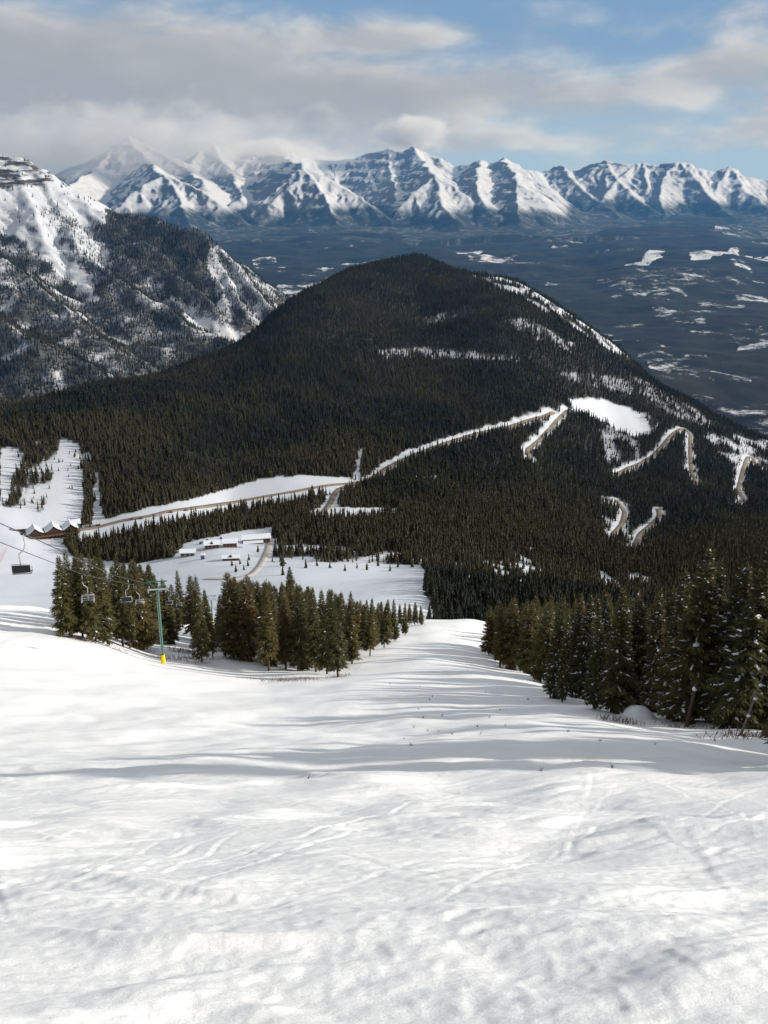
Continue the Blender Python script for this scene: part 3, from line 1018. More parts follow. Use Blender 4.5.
scene.view_settings.view_transform = 'Standard'
scene.view_settings.look = 'None'
scene.view_settings.exposure = 0
scene.cycles.max_bounces = 6
scene.cycles.diffuse_bounces = 3
scene.cycles.volume_bounces = 2
scene.cycles.use_denoising = True

# ------------------------------------------------------------------ conifers
def leaf_mat(name, cols, var=.35, rough=.8, nsc=(2.2, 2.2, 1.3), patch=None):
    m, nt, b = mat(name)
    n = noise_tex(nt, coords(nt, nsc), 1.0, 4, .7)
    oi = nt.nodes.new('ShaderNodeObjectInfo')
    ramp = nt.nodes.new('ShaderNodeValToRGB')
    els = ramp.color_ramp.elements
    while len(els) < len(cols):
        els.new(.5)
    for i, c in enumerate(cols):
        els[i].position = i / (len(cols) - 1); els[i].color = (*c, 1)
    nt.links.new(oi.outputs['Random'], ramp.inputs[0])
    lc = ramp.outputs[0]
    if patch:
        mp = nt.nodes.new('ShaderNodeMapping'); mp.inputs['Scale'].default_value = (.006, .006, .006)
        nt.links.new(oi.outputs['Location'], mp.inputs[0])
        sy = nt.nodes.new('ShaderNodeSeparateXYZ'); nt.links.new(oi.outputs['Location'], sy.inputs[0])
        sun_zone = mth(nt, 'MULTIPLY', maprange(nt, sy.outputs['Y'], 1350, 980), maprange(nt, sy.outputs['Y'], 640, 760))
        nf_ = maprange(nt, mth(nt, 'ADD', noise_tex(nt, mp.outputs[0], 1.0, 5, .65), mth(nt, 'MULTIPLY', sun_zone, .16)), .42, .66)
        lc = mixc(nt, nf_, lc, patch)  # brownish sunlit tone put into the needle colour, strongest around the ski base
    dark = mixc(nt, .5, lc, (.006, .007, .004))
    nt.links.new(mixc(nt, maprange(nt, n, .3, .68), dark, lc), b.inputs['Base Color'])
    b.inputs['Roughness'].default_value = rough
    b.inputs['Specular IOR Level'].default_value = .1
    return m


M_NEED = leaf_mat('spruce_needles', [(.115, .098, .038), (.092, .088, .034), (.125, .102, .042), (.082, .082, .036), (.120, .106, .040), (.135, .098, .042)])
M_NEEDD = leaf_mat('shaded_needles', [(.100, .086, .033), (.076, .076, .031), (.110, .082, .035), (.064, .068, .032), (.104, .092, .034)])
M_FARN = leaf_mat('far_needles', [(.022, .027, .022), (.019, .025, .022), (.030, .030, .023), (.018, .023, .021), (.026, .029, .022)], nsc=(9, 9, 5), patch=(.056, .050, .030))
M_BARK = simple('spruce_bark', (.085, .062, .047), .9, .4, 6.0)
M_DEAD = simple('dead_wood', (.17, .145, .125), .9, .3, 6.0)
M_TSNOW = simple('branch_snow', (.84, .86, .90), .6, .04, 3.0)
M_TWIG = simple('bare_twigs', (.12, .075, .06), .9, .3, 8.0)


def crown_mesh(name, h, R0, nb, ns, seed, snow=.12, base=.10, ragged=.35, power=.85, blades=3, mneed=None):
    r = random.Random(seed)
    Vv = []; Ff = []; Fm = []

    def blade(p, d, up, ln, w, mi=0):
        d = d.normalized(); s = d.cross(up)
        if s.length < 1e-3:
            s = Vector((1, 0, 0))
        s.normalize()
        n = len(Vv)
        Vv.extend([p, p + d * ln * .45 + s * w, p + d * ln, p + d * ln * .45 - s * w])
        Ff.append((n, n + 1, n + 2, n + 3)); Fm.append(mi)

    def clump(p, d, L, W, T):
        d = Vector((d.x, d.y, d.z * .5)).normalized(); s = d.cross(Vector((0, 0, 1))).normalized(); u = s.cross(d)
        n = len(Vv)
        Vv.extend([p - d * L, p + s * W, p + d * L, p - s * W, p + u * T + d * L * .2, p - u * T * .35])
        for a, b in ((0, 1), (1, 2), (2, 3), (3, 0)):
            Ff.append((n + a, n + b, n + 4)); Fm.append(1)
            Ff.append((n + b, n + a, n + 5)); Fm.append(1)
    Z = Vector((0, 0, 1))
    ga = 0.0
    snowy = False
    lop = r.uniform(0, 6.28); lopa = r.uniform(0, .22)
    for i in range(nb):
        t = (i + r.random()) / nb
        t = t ** 1.08
        z = h * (base + (1 - base) * t)
        if t > .985:
            continue
        L = R0 * ((1 - t) ** power) * (1 - ragged * r.random()) + .10
        if t < .15:
            L *= .72 + 1.6 * t * r.random()
        ga += 2.39996 + r.uniform(-.5, .5)
        L *= 1 + lopa * math.cos(ga - lop)
        ang = (-.42 + .95 * t + r.uniform(-.16, .16))
        hd = Vector((math.cos(ga), math.sin(ga), 0))
        sd_ = hd.cross(Z)
        snowy = r.random() < snow * 2.6 * (1.2 - .7 * t)
        nsp = max(2, int(ns * (.35 + .65 * L / R0)))
        for j in range(nsp):
            s = (.16 + .84 * (j + r.random() * .8) / nsp)
            s = min(s, 1)
            p = hd * (L * s) + Vector((0, 0, z + L * s * math.tan(ang) - .20 * L * s * s + .12 * L * s ** 4))
            p += Vector((r.uniform(-.04, .04), r.uniform(-.04, .04), r.uniform(-.05, .05)))
            tang = hd + Z * (math.tan(ang) - .4 * s + .48 * s ** 3)
            fl = (.28 + .34 * (1 - s)) * L * r.uniform(.7, 1.25) + .16
            fl = min(fl, 1.05)
            sg = 1 if (j % 2) else -1
            blade(p, tang * 1.0 + sd_ * sg * r.uniform(.6, 1.2) - Z * r.uniform(.0, .5), Z + hd * r.uniform(-.5, .5), fl, fl * r.uniform(.09, .15))
            if blades > 1:
                blade(p, tang + sd_ * -sg * r.uniform(.4, 1.1) - Z * r.uniform(.1, .6), Z + sd_ * r.uniform(-.8, .8), fl * .9, fl * r.uniform(.08, .14))
            if blades > 2:
                blade(p, tang * .5 - Z * r.uniform(.6, 1.3) + sd_ * r.uniform(-.5, .5), hd + sd_ * r.uniform(-.6, .6), fl * .75, fl * r.uniform(.08, .14))
            if snowy and s > .3 and r.random() < .55:
                q = r.choice((.35, .45, .55, .7, .9, 1.3)) * r.uniform(.7, 1.2) * min(1, .45 + .4 * L)
                clump(p + Z * .07, tang + sd_ * sg * .5, .20 * q * r.uniform(.7, 1.5), .10 * q * r.uniform(.7, 1.4), .06 * q)
        # tip
        s = 1.0
        p = hd * (L * .92) + Vector((0, 0, z + L * .92 * math.tan(ang) - .17 * L + .09 * L))
        blade(p, hd + Z * (math.tan(ang) + .1), Z, .22 + .16 * L, .05 + .03 * L)
    # leader
    for k in range(7):
        a = k * 2.4
        z = h * (.93 + .01 * k)
        blade(Vector((0, 0, z)), Vector((math.cos(a) * .35, math.sin(a) * .35, 1)), Vector((-math.sin(a), math.cos(a), 0)), h * .055, .06)
    me = bpy.data.meshes.new(name)
    me.from_pydata([tuple(v) for v in Vv], [], Ff)
    me.materials.append(mneed or M_NEED); me.materials.append(M_TSNOW)
    me.polygons.foreach_set('material_index', np.array(Fm, np.int32))
    me.update()
    return me


def trunk_mesh(name, h, r0, seed, m=None):
    r = random.Random(seed)
    mb = MB()
    pts = []; rad = []
    bx = by = 0
    for k in range(9):
        t = k / 8
        bx += r.uniform(-.03, .03); by += r.uniform(-.03, .03)
        pts.append((bx * (k > 0), by * (k > 0), -1.0 + (h * .97 + 1.0) * t)); rad.append(max(.02, r0 * (1.15 - .15 * min(1, t * 4)) * (1 - t * .95)))
    mb.tube(pts, rad, 8)
    for k in range(7):          # dead lower twigs
        z = h * r.uniform(.04, .16); a = r.uniform(0, 6.28); L = r.uniform(.4, .9)
        mb.tube([(0, 0, z), (math.cos(a) * L * .6, math.sin(a) * L * .6, z - .05), (math.cos(a) * L, math.sin(a) * L, z - .22)], [.025, .016, .006], 4)
    me = bpy.data.meshes.new(name)
    me.from_pydata(mb.v, [], mb.f)
    me.materials.append(m or M_BARK)
    me.polygons.foreach_set('use_smooth', np.ones(len(me.polygons), bool))
    me.update()
    return me


HREF = 13.0
KINDS_HI = []     # near trees (right stand)
KINDS_MID = []    # left stand and the far end of the right stand
for k in range(6):
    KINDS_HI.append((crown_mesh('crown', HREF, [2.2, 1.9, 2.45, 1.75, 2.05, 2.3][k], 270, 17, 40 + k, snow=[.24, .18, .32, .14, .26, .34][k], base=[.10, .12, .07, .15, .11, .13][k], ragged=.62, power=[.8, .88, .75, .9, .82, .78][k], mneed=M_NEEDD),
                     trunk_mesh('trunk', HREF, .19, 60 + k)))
for k in range(6):
    KINDS_MID.append((crown_mesh('crown', HREF, [2.25, 1.95, 2.5, 1.8, 2.1, 2.35][k], 230, 13, 140 + k, snow=[.07, .05, .10, .04, .06, .09][k], base=[.13, .16, .12, .19, .14, .20][k], ragged=.42, power=[.8, .88, .7, .9, .76, .78][k]),
                      trunk_mesh('trunk', HREF, .17, 160 + k)))

n_tree = 0


def plant(p, h, kind, label, group=None, cat='tree', name='spruce_tree', wide=1.0, lean=None):
    global n_tree
    n_tree += 1
    t = empty(name, (p[0], p[1], p[2] - .05), random.uniform(0, 6.28))
    s = h / HREF
    t.scale = (s * wide * random.uniform(.92, 1.08), s * wide * random.uniform(.92, 1.08), s)
    if lean:
        t.rotation_euler = (lean[0], lean[1], random.uniform(0, 6.28))
    else:
        t.rotation_euler = (random.gauss(0, .03), random.gauss(0, .03), t.rotation_euler[2])
    tag(t, label, cat, group)
    for nm, me in (('crown', kind[0]), ('trunk', kind[1])):
        c = bpy.data.objects.new(nm, me); C.objects.link(c); c.parent = t
    return t


def top_h(p, px_unused, py_top):
    """height of something standing at p whose top shows at row py_top"""
    b = (512 - py_top) / F
    t = p[1] / (cp + b * sp)
    return EYE + t * (b * cp - sp) - p[2]


def place(px, pyb, pyt, kind, label, group=None, y0=20, **kw):
    p = hit(px, pyb, y0)
    return plant(p, max(2.0, top_h(p, px, pyt)), kind, label, group, **kw)


def rk(L):
    return random.choice(L)


# --- left stand: front rank
G_L = 'spruces of the left stand'
front_left = [
    (71, 637, 555, 'leftmost tall broad spruce standing against the shaded snow', 1.2), (83, 637, 549, 'spruce second from the left edge of the lift-line cluster', 1.0),
    (93, 642, 556, 'spruce behind the empty pale lift chair, third from the left', .95), (103, 643, 560, 'shorter olive spruce left of the dark hanging chair', .9),
    (123, 646, 556, 'thin-stemmed spruce with bare lower trunk behind the dark chair', .9), (130, 648, 564, 'slim bare-trunked spruce just right of the dark chair', .8),
    (143, 650, 560, 'thick-trunked dark spruce immediately left of the green lift tower', 1.15), (152, 646, 572, 'spruce hidden half behind the top of the lift tower', 1.0),
    (183, 628, 571, 'pointed spruce right of the lift tower, its foot on lit snow', 1.0), (202, 662, 576, 'narrow tall spruce beside the brown shrubs below the lift tower', .72),
    (213, 658, 596, 'thin spruce with a bare top next to the narrow one by the shrubs', .7), (224, 650, 618, 'small round olive young spruce at the edge of the left stand', 1.35),
    (234, 658, 573, 'tall spruce at the left end of the long stand', 1.15), (247, 660, 576, 'spruce second from the left in the long stand', 1.0),
    (269, 671, 582, 'front spruce with reddish bare foot in the long stand', .95), (286, 669, 588, 'snow-flecked spruce just right of the reddish footed one', 1.0),
    (301, 670, 586, 'dark straight spruce in the middle of the long stand front', .9), (316, 672, 590, 'spruce with two visible trunks at its foot in the long stand', .95),
    (327, 674, 590, 'lowest standing spruce at the bottom corner of the long stand', .95), (338, 677, 592, 'corner spruce whose foot is lowest on the open slope', 1.0),
    (352, 664, 594, 'spruce right of the corner tree along the piste edge', .9), (370, 656, 598, 'spruce midway along the right edge of the left stand', .95),
    (384, 648, 600, 'spruce near the far tip of the left stand', .9), (395, 641, 600, 'second last spruce at the tip of the left stand', .9), (405, 635, 603, 'last spruce at the right tip of the left stand', .95),
]
for px, pb, pt, lab, w in front_left:
    place(px, pb, pt, rk(KINDS_MID), lab, G_L, wide=w)
sky_l = np.array([(50, 575), (62, 558), (80, 549), (110, 555), (140, 562), (160, 566), (172, 582), (183, 573), (197, 580), (207, 590), (222, 594), (233, 575), (250, 578), (270, 582), (300, 585), (330, 589), (350, 597), (370, 600), (400, 603), (410, 612)], float)
# ranks behind the front
back_left = []
for i in range(84):
    px = random.uniform(228, 402)
    pb0 = np.interp(px, [228, 270, 335, 352, 405], [650, 668, 672, 660, 633])
    back_left.append((px, pb0, 4 + random.random() ** 1.3 * 58))
for i in range(26):
    px = random.uniform(66, 172)
    back_left.append((px, np.interp(px, [68, 160], [634, 646]), random.uniform(3, 20)))
for px, pb, back in back_left:
    p = hit(px, pb, 20)
    k = (p[1] + back) / p[1]
    x, y = p[0] * k, p[1] + back
    z = ground(x, y)
    qx, _ = to_px(x, y, z)
    pt = np.interp(qx, sky_l[:, 0], sky_l[:, 1]) + abs(random.gauss(2, 5))
    h = min(15.5, top_h((x, y, z), qx, pt))
    if h < 5:
        continue
    lab = 'dark spruce packed inside the long stand left of the piste' if px > 200 else 'spruce in the second rank of the lift-line cluster'
    plant((x, y, z), h, rk(KINDS_MID), lab, G_L if px > 200 else 'second rank spruces of the lift-line cluster')
# few separate trees beyond the left stand
for px, pb, pt, lab in [(195, 640, 577, 'spruce standing behind, between the lift tower and the narrow spruce'), (207, 634, 589, 'dark spruce next to the far small lift pylon'), (176, 636, 585, 'short dark spruce just right of the lift tower'), (219, 640, 596, 'grey green spruce left of the tall one heading the long stand'), (210, 648, 600, 'slim spruce between the narrow bare topped one and the long stand'), (228, 652, 590, 'spruce tucked behind the small round olive young one'),
                        (290, 602, 567, 'lone dark spruce rising behind the long stand against the snow'), (284, 604, 582, 'small dark spruce beside the lone one behind the long stand'), (298, 606, 583, 'small pointed spruce right of the lone one behind the long stand'),
                        (409, 625, 604, 'small spruce left of the three beyond the crest of the piste'), (415, 625, 602, 'middle small spruce beyond the crest of the piste'), (421, 625, 606, 'right hand small spruce beyond the crest of the piste')]:
    place(px, pb, pt, rk(KINDS_MID), lab, None, wide=1.1)

# --- right stand
G_R = 'spruces of the right stand'
front_right = [
    (489, 655, 606, 'far end spruce of the right stand, next to the bright crest', 1.1, 0), (500, 667, 601, 'second spruce from the far end of the right stand', 1.1, 0), (512, 669, 598, 'snow-dusted spruce third from the far end of the right stand', 1.0, 0),
    (523, 671, 600, 'spruce with a visible short trunk near the far end of the right stand', 1.0, 0), (534, 670, 595, 'dense spruce set back near the far end of the right stand', 1.0, 0), (545, 676, 597, 'spruce behind the grey twiggy one', .95, 0), (540, 682, 599, 'dark spruce in the inner corner where the stand edge bends', 1.05, 0), (556, 688, 598, 'spruce deep in the bend of the stand edge behind the grey twiggy one', 1.0, 1), (529, 674, 603, 'full bodied spruce left of the bend of the stand edge', 1.1, 0), (506, 664, 604, 'spruce filling the far end of the right stand', 1.1, 0),
    (553, 698, 602, 'grey half bare spruce with low spreading branches at the bend of the stand edge', .95, 1), (562, 702, 612, 'thin grey larch-like conifer with few needles', .7, 1), (572, 697, 606, 'dark spruce right of the thin grey conifer', .9, 1),
    (583, 699, 594, 'red-brown topped spruce in the front of the right stand', .9, 1), (594, 709, 618, 'low snow-laden spruce in front of the red-brown one', 1.0, 1), (611, 713, 587, 'spruce with a pale stubby trunk left of the snow mound', .95, 1),
    (626, 706, 600, 'dark snow-flecked spruce above the snow mound', .95, 1), (641, 709, 632, 'short yellow-green spruce directly behind the snow mound', 1.0, 1), (652, 712, 590, 'slender spruce right of the snow mound', .9, 1),
    (668, 719, 572, 'dark spruce with low boughs touching the snow', 1.0, 1), (683, 722, 545, 'tallest pointed spruce of the right stand', 1.0, 1), (698, 718, 560, 'heavily snow-clumped spruce beside the tallest one', 1.0, 1),
    (716, 722, 563, 'broad snow-laden spruce between the two tallest', 1.1, 1), (734, 728, 556, 'thick-trunked spruce behind the leaning dead stem', 1.05, 1), (750, 727, 550, 'tall green-topped spruce near the right edge of the frame', 1.0, 1), (766, 728, 547, 'brown-topped spruce cut by the right edge of the frame', 1.0, 1),
]
for px, pb, pt, lab, w, hi in front_right:
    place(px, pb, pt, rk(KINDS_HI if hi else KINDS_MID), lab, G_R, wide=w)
sky_r = np.array([(484, 612), (490, 607), (506, 602), (525, 601), (540, 598), (550, 597), (562, 598), (584, 592), (600, 590), (611, 587), (630, 588), (652, 586), (670, 580), (684, 570), (698, 560), (712, 566), (721, 563), (735, 560), (748, 553), (765, 549), (820, 545)], float)
nb_ = 0
OFF = []      # the wood going on to the right of the picture
for i in range(600):
    px = random.uniform(492, 815)
    pb0 = np.interp(px, [488, 500, 545, 556, 611, 690, 735, 820], [654, 664, 670, 690, 708, 718, 724, 732])
    p = hit(min(px, 900), pb0, 20)
    y = p[1] + 3 + random.random() ** 1.5 * (150 if px > 540 else 70)
    k = y / p[1]
    x = p[0] * k
    z = ground(x, y)
    qx, qy = to_px(x, y, z)
    pt = np.interp(qx, sky_r[:, 0], sky_r[:, 1]) + abs(random.gauss(3, 5))
    h = top_h((x, y, z), qx, pt)
    if h < 7:
        continue
    h = min(h, random.uniform(11, 15.5))
    # visible? must rise close to the skyline or stand near the front
    tb = to_px(x, y, z + h)[1]
    if tb > pt + 26 and y > p[1] + 16:
        continue
    kind = rk(KINDS_HI if y < 110 else KINDS_MID)
    if px > 772:
        OFF.append((x, y, z - .1 * h, h))
    else:
        plant((x, y, z), h, kind, 'spruce packed in the depth of the right stand with only its upper part showing', G_R + ', inner trees')
    nb_ += 1
    if nb_ > 112:
        break
# trees just outside the picture on the right that shade the slope
for i, (x, y) in enumerate([(16.5, 33), (16, 29), (20, 30.5), (18.5, 26.5), (22, 33.5), (20.5, 36), (14.5, 22.5), (17, 20.5), (33, 64), (36, 59), (29, 53), (34, 55), (27, 48), (32, 49), (28, 43), (35, 45), (25, 39), (31, 39), (24, 34.5), (29, 34), (36, 37), (26, 30), (33, 31), (38, 42), (37, 50), (42, 35), (42, 28), (45, 45)]):
    h = random.uniform(11, 14.5)
    OFF.append((x, y, ground(x, y) - .1 * h, h))

r = random.Random(321)
for i in range(52):
    y = r.uniform(62, 200); x = y * r.uniform(.50, .95)
    if x < .475 * y + 2:
        continue
    h = r.uniform(12, 16)
    OFF.append((x, y, ground(x, y) - .1 * h, h))

# leaning dead stem
p = hit(739, 736, 20)
q = at(766, 668, p[1] + .4)
st = empty('dead_tree', p); tag(st, 'thin leaning dead stem with snow caught on its bare twigs, at the right stand edge', 'dead tree')
d = Vector(q - p)
mb = MB(); mb.tube([Vector((0, 0, -.4)), d * .35 + Vector((.05, 0, 0)), d * .7, d], [.085, .07, .05, .015], 7)
for k in range(16):
    t = .12 + .85 * k / 16; a = k * 2.3; L = random.uniform(.35, .9)
    b0 = d * t
    mb.tube([b0, b0 + Vector((math.cos(a), math.sin(a), .25)) * L * .6, b0 + Vector((math.cos(a), math.sin(a), .1)) * L], [.02, .013, .005], 4)
mb.build('trunk', M_DEAD, st, True)
for k in range(3):
    t = (.3, .55, .75)[k]; b0 = d * t + Vector((.06, -.06, .04))
    s = MB(); s.tube([b0 - Vector((.12, 0, 0)), b0, b0 + Vector((.14, 0, -.02))], [.03, .10, .03], 7); s.build('snow_cap', M_TSNOW, st, True)
# broken snag with a snow cap
p = hit(684, 724, 20); p = p + np.array([-.2, -1.2, 0]); p[2] = ground(p[0], p[1])
st = empty('broken_snag', p); tag(st, 'short broken tree stump with a round snow cap in front of the dark right stand', 'tree stump')
mb = MB(); mb.tube([(0, 0, -.4), (.1, 0, 1), (.22, 0, 2.2), (.3, 0, 3.2)], [.19, .16, .14, .12], 8); mb.build('trunk', M_BARK, st, True)
s = MB(); s.tube([(.3, 0, 3.15), (.3, 0, 3.28), (.3, 0, 3.42), (.3, 0, 3.48)], [.16, .2, .14, .04], 8); s.build('snow_cap', M_TSNOW, st, True)

# snow mound beside the stand
p = hit(641, 719, 20)
n = 26; vs_ = []; fs_ = []
for i in range(n):
    for j in range(n):
        u_ = (i / (n - 1) - .5) * 3.8; v_ = (j / (n - 1) - .5) * 3.4
        r2 = (u_ / 1.25) ** 2 + (v_ / 1.1) ** 2
        hgt = 1.25 * math.exp(-r2 ** 1.6) + .05 * float(pnoise(u_ * 1.7, v_ * 1.7, 5))
        x, y = p[0] + u_, p[1] + v_ + .9
        vs_.append((u_, v_ + .9, ground(x, y) - p[2] + hgt - .12))
for i in range(n - 1):
    for j in range(n - 1):
        a = i * n + j
        fs_.append((a, a + n, a + n + 1, a + 1))
o = mesh_obj('snow_mound', vs_, fs_, M_TSNOW, smooth=True, loc=p)
tag(o, 'rounded white snow mound at the foot of the right stand', 'snow mound')


# bare shrubs
def shrub(px, py, w, h, n, seed, label):
    r = random.Random(seed)
    p = hit(px, py, 20)
    mb = MB()
    for i in range(n):
        x = r.gauss(0, w / 2.6); y = r.gauss(0, w / 4)
        z = ground(p[0] + x, p[1] + y) - p[2]
        a = r.uniform(0, 6.28); L = h * r.uniform(.5, 1.1); ln = r.uniform(.1, .5)
        b0 = Vector((x, y, z - .05)); b1 = b0 + Vector((math.cos(a) * ln * .5, math.sin(a) * ln * .5, L * .6)); b2 = b0 + Vector((math.cos(a) * ln, math.sin(a) * ln, L))
        mb.tube([b0, b1, b2], [.02, .014, .005], 3)
        for k in range(3):
            a2 = a + r.uniform(-1.5, 1.5); l2 = L * .35
            mb.tube([b1, b1 + Vector((math.cos(a2) * l2 * .6, math.sin(a2) * l2 * .6, l2 * .8))], [.012, .004], 3)
    o = mesh_obj('bare_shrub', mb.v, mb.f, M_TWIG, loc=p)
    tag(o, label, 'shrub')


shrub(187, 653, 5.0, .95, 260, 1, 'rounded patch of reddish bare twigs right of the lift tower')
shrub(178, 659, 6.0, .55, 240, 2, 'low strip of brown twigs on the snow at the foot of the lift tower')
shrub(196, 660, 3.0, .6, 110, 3, 'low brown twigs at the base of the narrow spruce')
shrub(288, 681, 6.5, .5, 190, 4, 'pale brown dry grass and twigs below the front of the long left stand')
shrub(78, 640, 4.0, .4, 110, 5, 'low dry twigs under the leftmost broad spruce')
shrub(112, 648, 4.5, .4, 110, 6, 'low dry twigs under the cluster beside the hanging chairs')
shrub(338, 677, 2.2, .5, 70, 7, 'small twigs at the lowest corner spruce of the left stand')
shrub(620, 722, 2.4, .55, 90, 8, 'dark twigs left of the snow mound')
shrub(745, 737, 3.2, .5, 120, 9, 'dark twigs and branch litter at the foot of the leaning dead stem')
shrub(690, 727, 3.0, .3, 60, 10, 'scattered twigs in front of the broken stump')
# single twig tufts poking through the piste
tm = []
for k in range(4):
    r = random.Random(500 + k); mb = MB()
    for i in range(9):
        a = r.uniform(0, 6.28); L = r.uniform(.12, .34)
        mb.tube([(r.gauss(0, .09), r.gauss(0, .07), -.04), (math.cos(a) * .08, math.sin(a) * .08, L * .6), (math.cos(a) * .2, math.sin(a) * .2, L)], [.016, .012, .006], 3)
    me = bpy.data.meshes.new('twig_tuft'); me.from_pydata(mb.v, [], mb.f); me.materials.append(M_TWIG); tm.append(me)
r = random.Random(77)
spots = [(568, 734), (541, 772), (612, 772), (477, 729), (411, 745), (308, 783), (432, 697), (442, 716), (500, 710), (505, 726), (452, 735), (390, 684), (600, 741), (655, 745), (700, 737), (715, 742), (420, 687)]
spots += [(r.uniform(400, 560), r.uniform(680, 742)) for _ in range(12)]
for px, py in spots:
    p = hit(px, py, 5)
    o = bpy.data.objects.new('twig_tuft', r.choice(tm)); C.objects.link(o)
    o.location = (p[0], p[1], ground(p[0], p[1])); o.rotation_euler = (0, 0, r.uniform(0, 6)); s = r.uniform(.35, .75) * (.35 + p[1] / 110); o.scale = (s, s, s)
    tag(o, 'tiny dark twig tuft poking through the open piste snow', 'twig', 'twig tufts on the piste')


# ------------------------------------------------------------------ distant forests (too many to count)
def far_tree_mesh(seed, tiers=7, sides=9, snow=False):
    r = random.Random(seed); mb = MB()
    for i in range(tiers):
        t = i / tiers
        z0 = .04 + .90 * t; z1 = z0 + .26 * (1 - .45 * t); R0 = .165 * (1 - t) ** .85 + .012
        n = len(mb.v); ph = r.random() * 6
        for k in range(sides):
            a = ph + 2 * math.pi * k / sides; rad = R0 * (r.uniform(.55, 1.2) if k % 2 else r.uniform(.35, .7))
            mb.v.append((math.cos(a) * rad, math.sin(a) * rad, z0 - r.uniform(0, .05)))
        mb.v.append((r.uniform(-.006, .006), r.uniform(-.006, .006), min(z1, 1.0)))
        for k in range(sides):
            mb.f.append((n + k, n + (k + 1) % sides, n + sides))
    return mb


def proto(seed, px, pb, pt, lab):
    """a real small tree that stands in the scene; the woods repeat its crown"""
    p = hit(px, pb, 300)
    h = max(8, top_h(p, px, pt))
    t = empty('spruce_tree', p, random.uniform(0, 6)); t.scale = (h, h, h)
    tag(t, lab, 'tree')
    c = far_tree_mesh(seed).build('crown', M_FARN, t)
    MB().tube([(0, 0, -.05), (0, 0, .5)], [.013, .006], 5).build('trunk', M_BARK, t)
    return c


PROTO = [proto(901, 283, 575, 562, 'small dark spruce alone on the flat snow left of the sparse wood'), proto(902, 317, 566, 556, 'lone small spruce at the lower edge of the sparse wood'),
         proto(903, 398, 567, 555, 'small spruce standing out on the snow below the wood edge, right of centre'), proto(904, 163, 497, 484, 'single taller spruce at the wood edge above the base road')]


def forest(name, pts, hs, label, protos=None):
    protos = protos or PROTO
    me = bpy.data.meshes.new(name)
    n = len(pts)
    me.vertices.add(n)
    me.vertices.foreach_set('co', np.asarray(pts, np.float32).ravel())
    sc = me.attributes.new('tscale', 'FLOAT_VECTOR', 'POINT')
    wv = RNG.uniform(.8, 1.25, n)
    sc.data.foreach_set('vector', np.stack([hs * wv, hs * wv, hs], -1).astype(np.float32).ravel())
    ro = me.attributes.new('trot', 'FLOAT_VECTOR', 'POINT')
    ro.data.foreach_set('vector', np.stack([RNG.normal(0, .02, n), RNG.normal(0, .02, n), RNG.uniform(0, 6.28, n)], -1).astype(np.float32).ravel())
    vi = me.attributes.new('variant', 'INT', 'POINT')
    vi.data.foreach_set('value', RNG.integers(0, len(protos), n).astype(np.int32))
    me.update()
    o = bpy.data.objects.new(name, me); C.objects.link(o)
    tag(o, label, None, None, 'stuff')
    ng = bpy.data.node_groups.new(name, 'GeometryNodeTree')
    ng.interface.new_socket('Geometry', in_out='INPUT', socket_type='NodeSocketGeometry')
    ng.interface.new_socket('Geometry', in_out='OUTPUT', socket_type='NodeSocketGeometry')
    gi = ng.nodes.new('NodeGroupInput'); go = ng.nodes.new('NodeGroupOutput')
    ip = ng.nodes.new('GeometryNodeInstanceOnPoints')
    gti = ng.nodes.new('GeometryNodeGeometryToInstance')
    for pr in protos:
        oi = ng.nodes.new('GeometryNodeObjectInfo'); oi.transform_space = 'ORIGINAL'
        oi.inputs['Object'].default_value = pr
        ng.links.new(oi.outputs['Geometry'], gti.inputs[0])
    ng.links.new(gi.outputs[0], ip.inputs['Points'])
    ng.links.new(gti.outputs[0], ip.inputs['Instance'])
    ip.inputs['Pick Instance'].default_value = True
    for nm, typ, sock in (('variant', 'INT', 'Instance Index'), ('tscale', 'FLOAT_VECTOR', 'Scale'), ('trot', 'FLOAT_VECTOR', 'Rotation')):
        na = ng.nodes.new('GeometryNodeInputNamedAttribute'); na.data_type = typ
        na.inputs['Name'].default_value = nm
        out = [q for q in na.outputs if q.enabled and q.name == 'Attribute'][0]
        if sock == 'Rotation':
            e2r = ng.nodes.new('FunctionNodeEulerToRotation')
            ng.links.new(out, e2r.inputs[0]); out = e2r.outputs[0]
        ng.links.new(out, ip.inputs[sock])
    ng.links.new(ip.outputs[0], go.inputs[0])
    md = o.modifiers.new('trees', 'NODES'); md.node_group = ng
    return o


def scatter(y0, y1, step, amax=.56):
    ys = np.arange(y0, y1, step)
    X = []; Y = []
    for y in ys:
        n = int(2 * amax * y / step)
        x = np.linspace(-amax * y, amax * y, n) + RNG.uniform(-.5, .5, n) * step
        X.append(x); Y.append(y + RNG.uniform(-.5, .5, n) * step)
    return np.concatenate(X), np.concatenate(Y)


def wood(bands):
    P_ = []; H_ = []
    for y0, y1, st in bands:
        x, y = scatter(y0, y1, st)
        z = H(x, y, False)
        d, s = cover(x, y, z)
        clear = 1 - .45 * sst(.25, .8, pnoise(x / 40, y / 40, 401))
        m = RNG.random(len(x)) < d * clear
        # nothing on the outer slopes hidden from the picture
        h = 11.0 + 2.6 * pnoise(x / 60, y / 60, 402) + RNG.normal(0, 2.7, len(x))
        h *= np.where((d < .4), .68, 1.0) * np.where(y < 620, 1.12, 1) * (1 - .16 * sst(1250, 1700, y))
        P_.append(np.stack([x, y, z - .2], -1)[m]); H_.append(np.clip(h[m], 4, 18))
    return np.concatenate(P_), np.concatenate(H_)


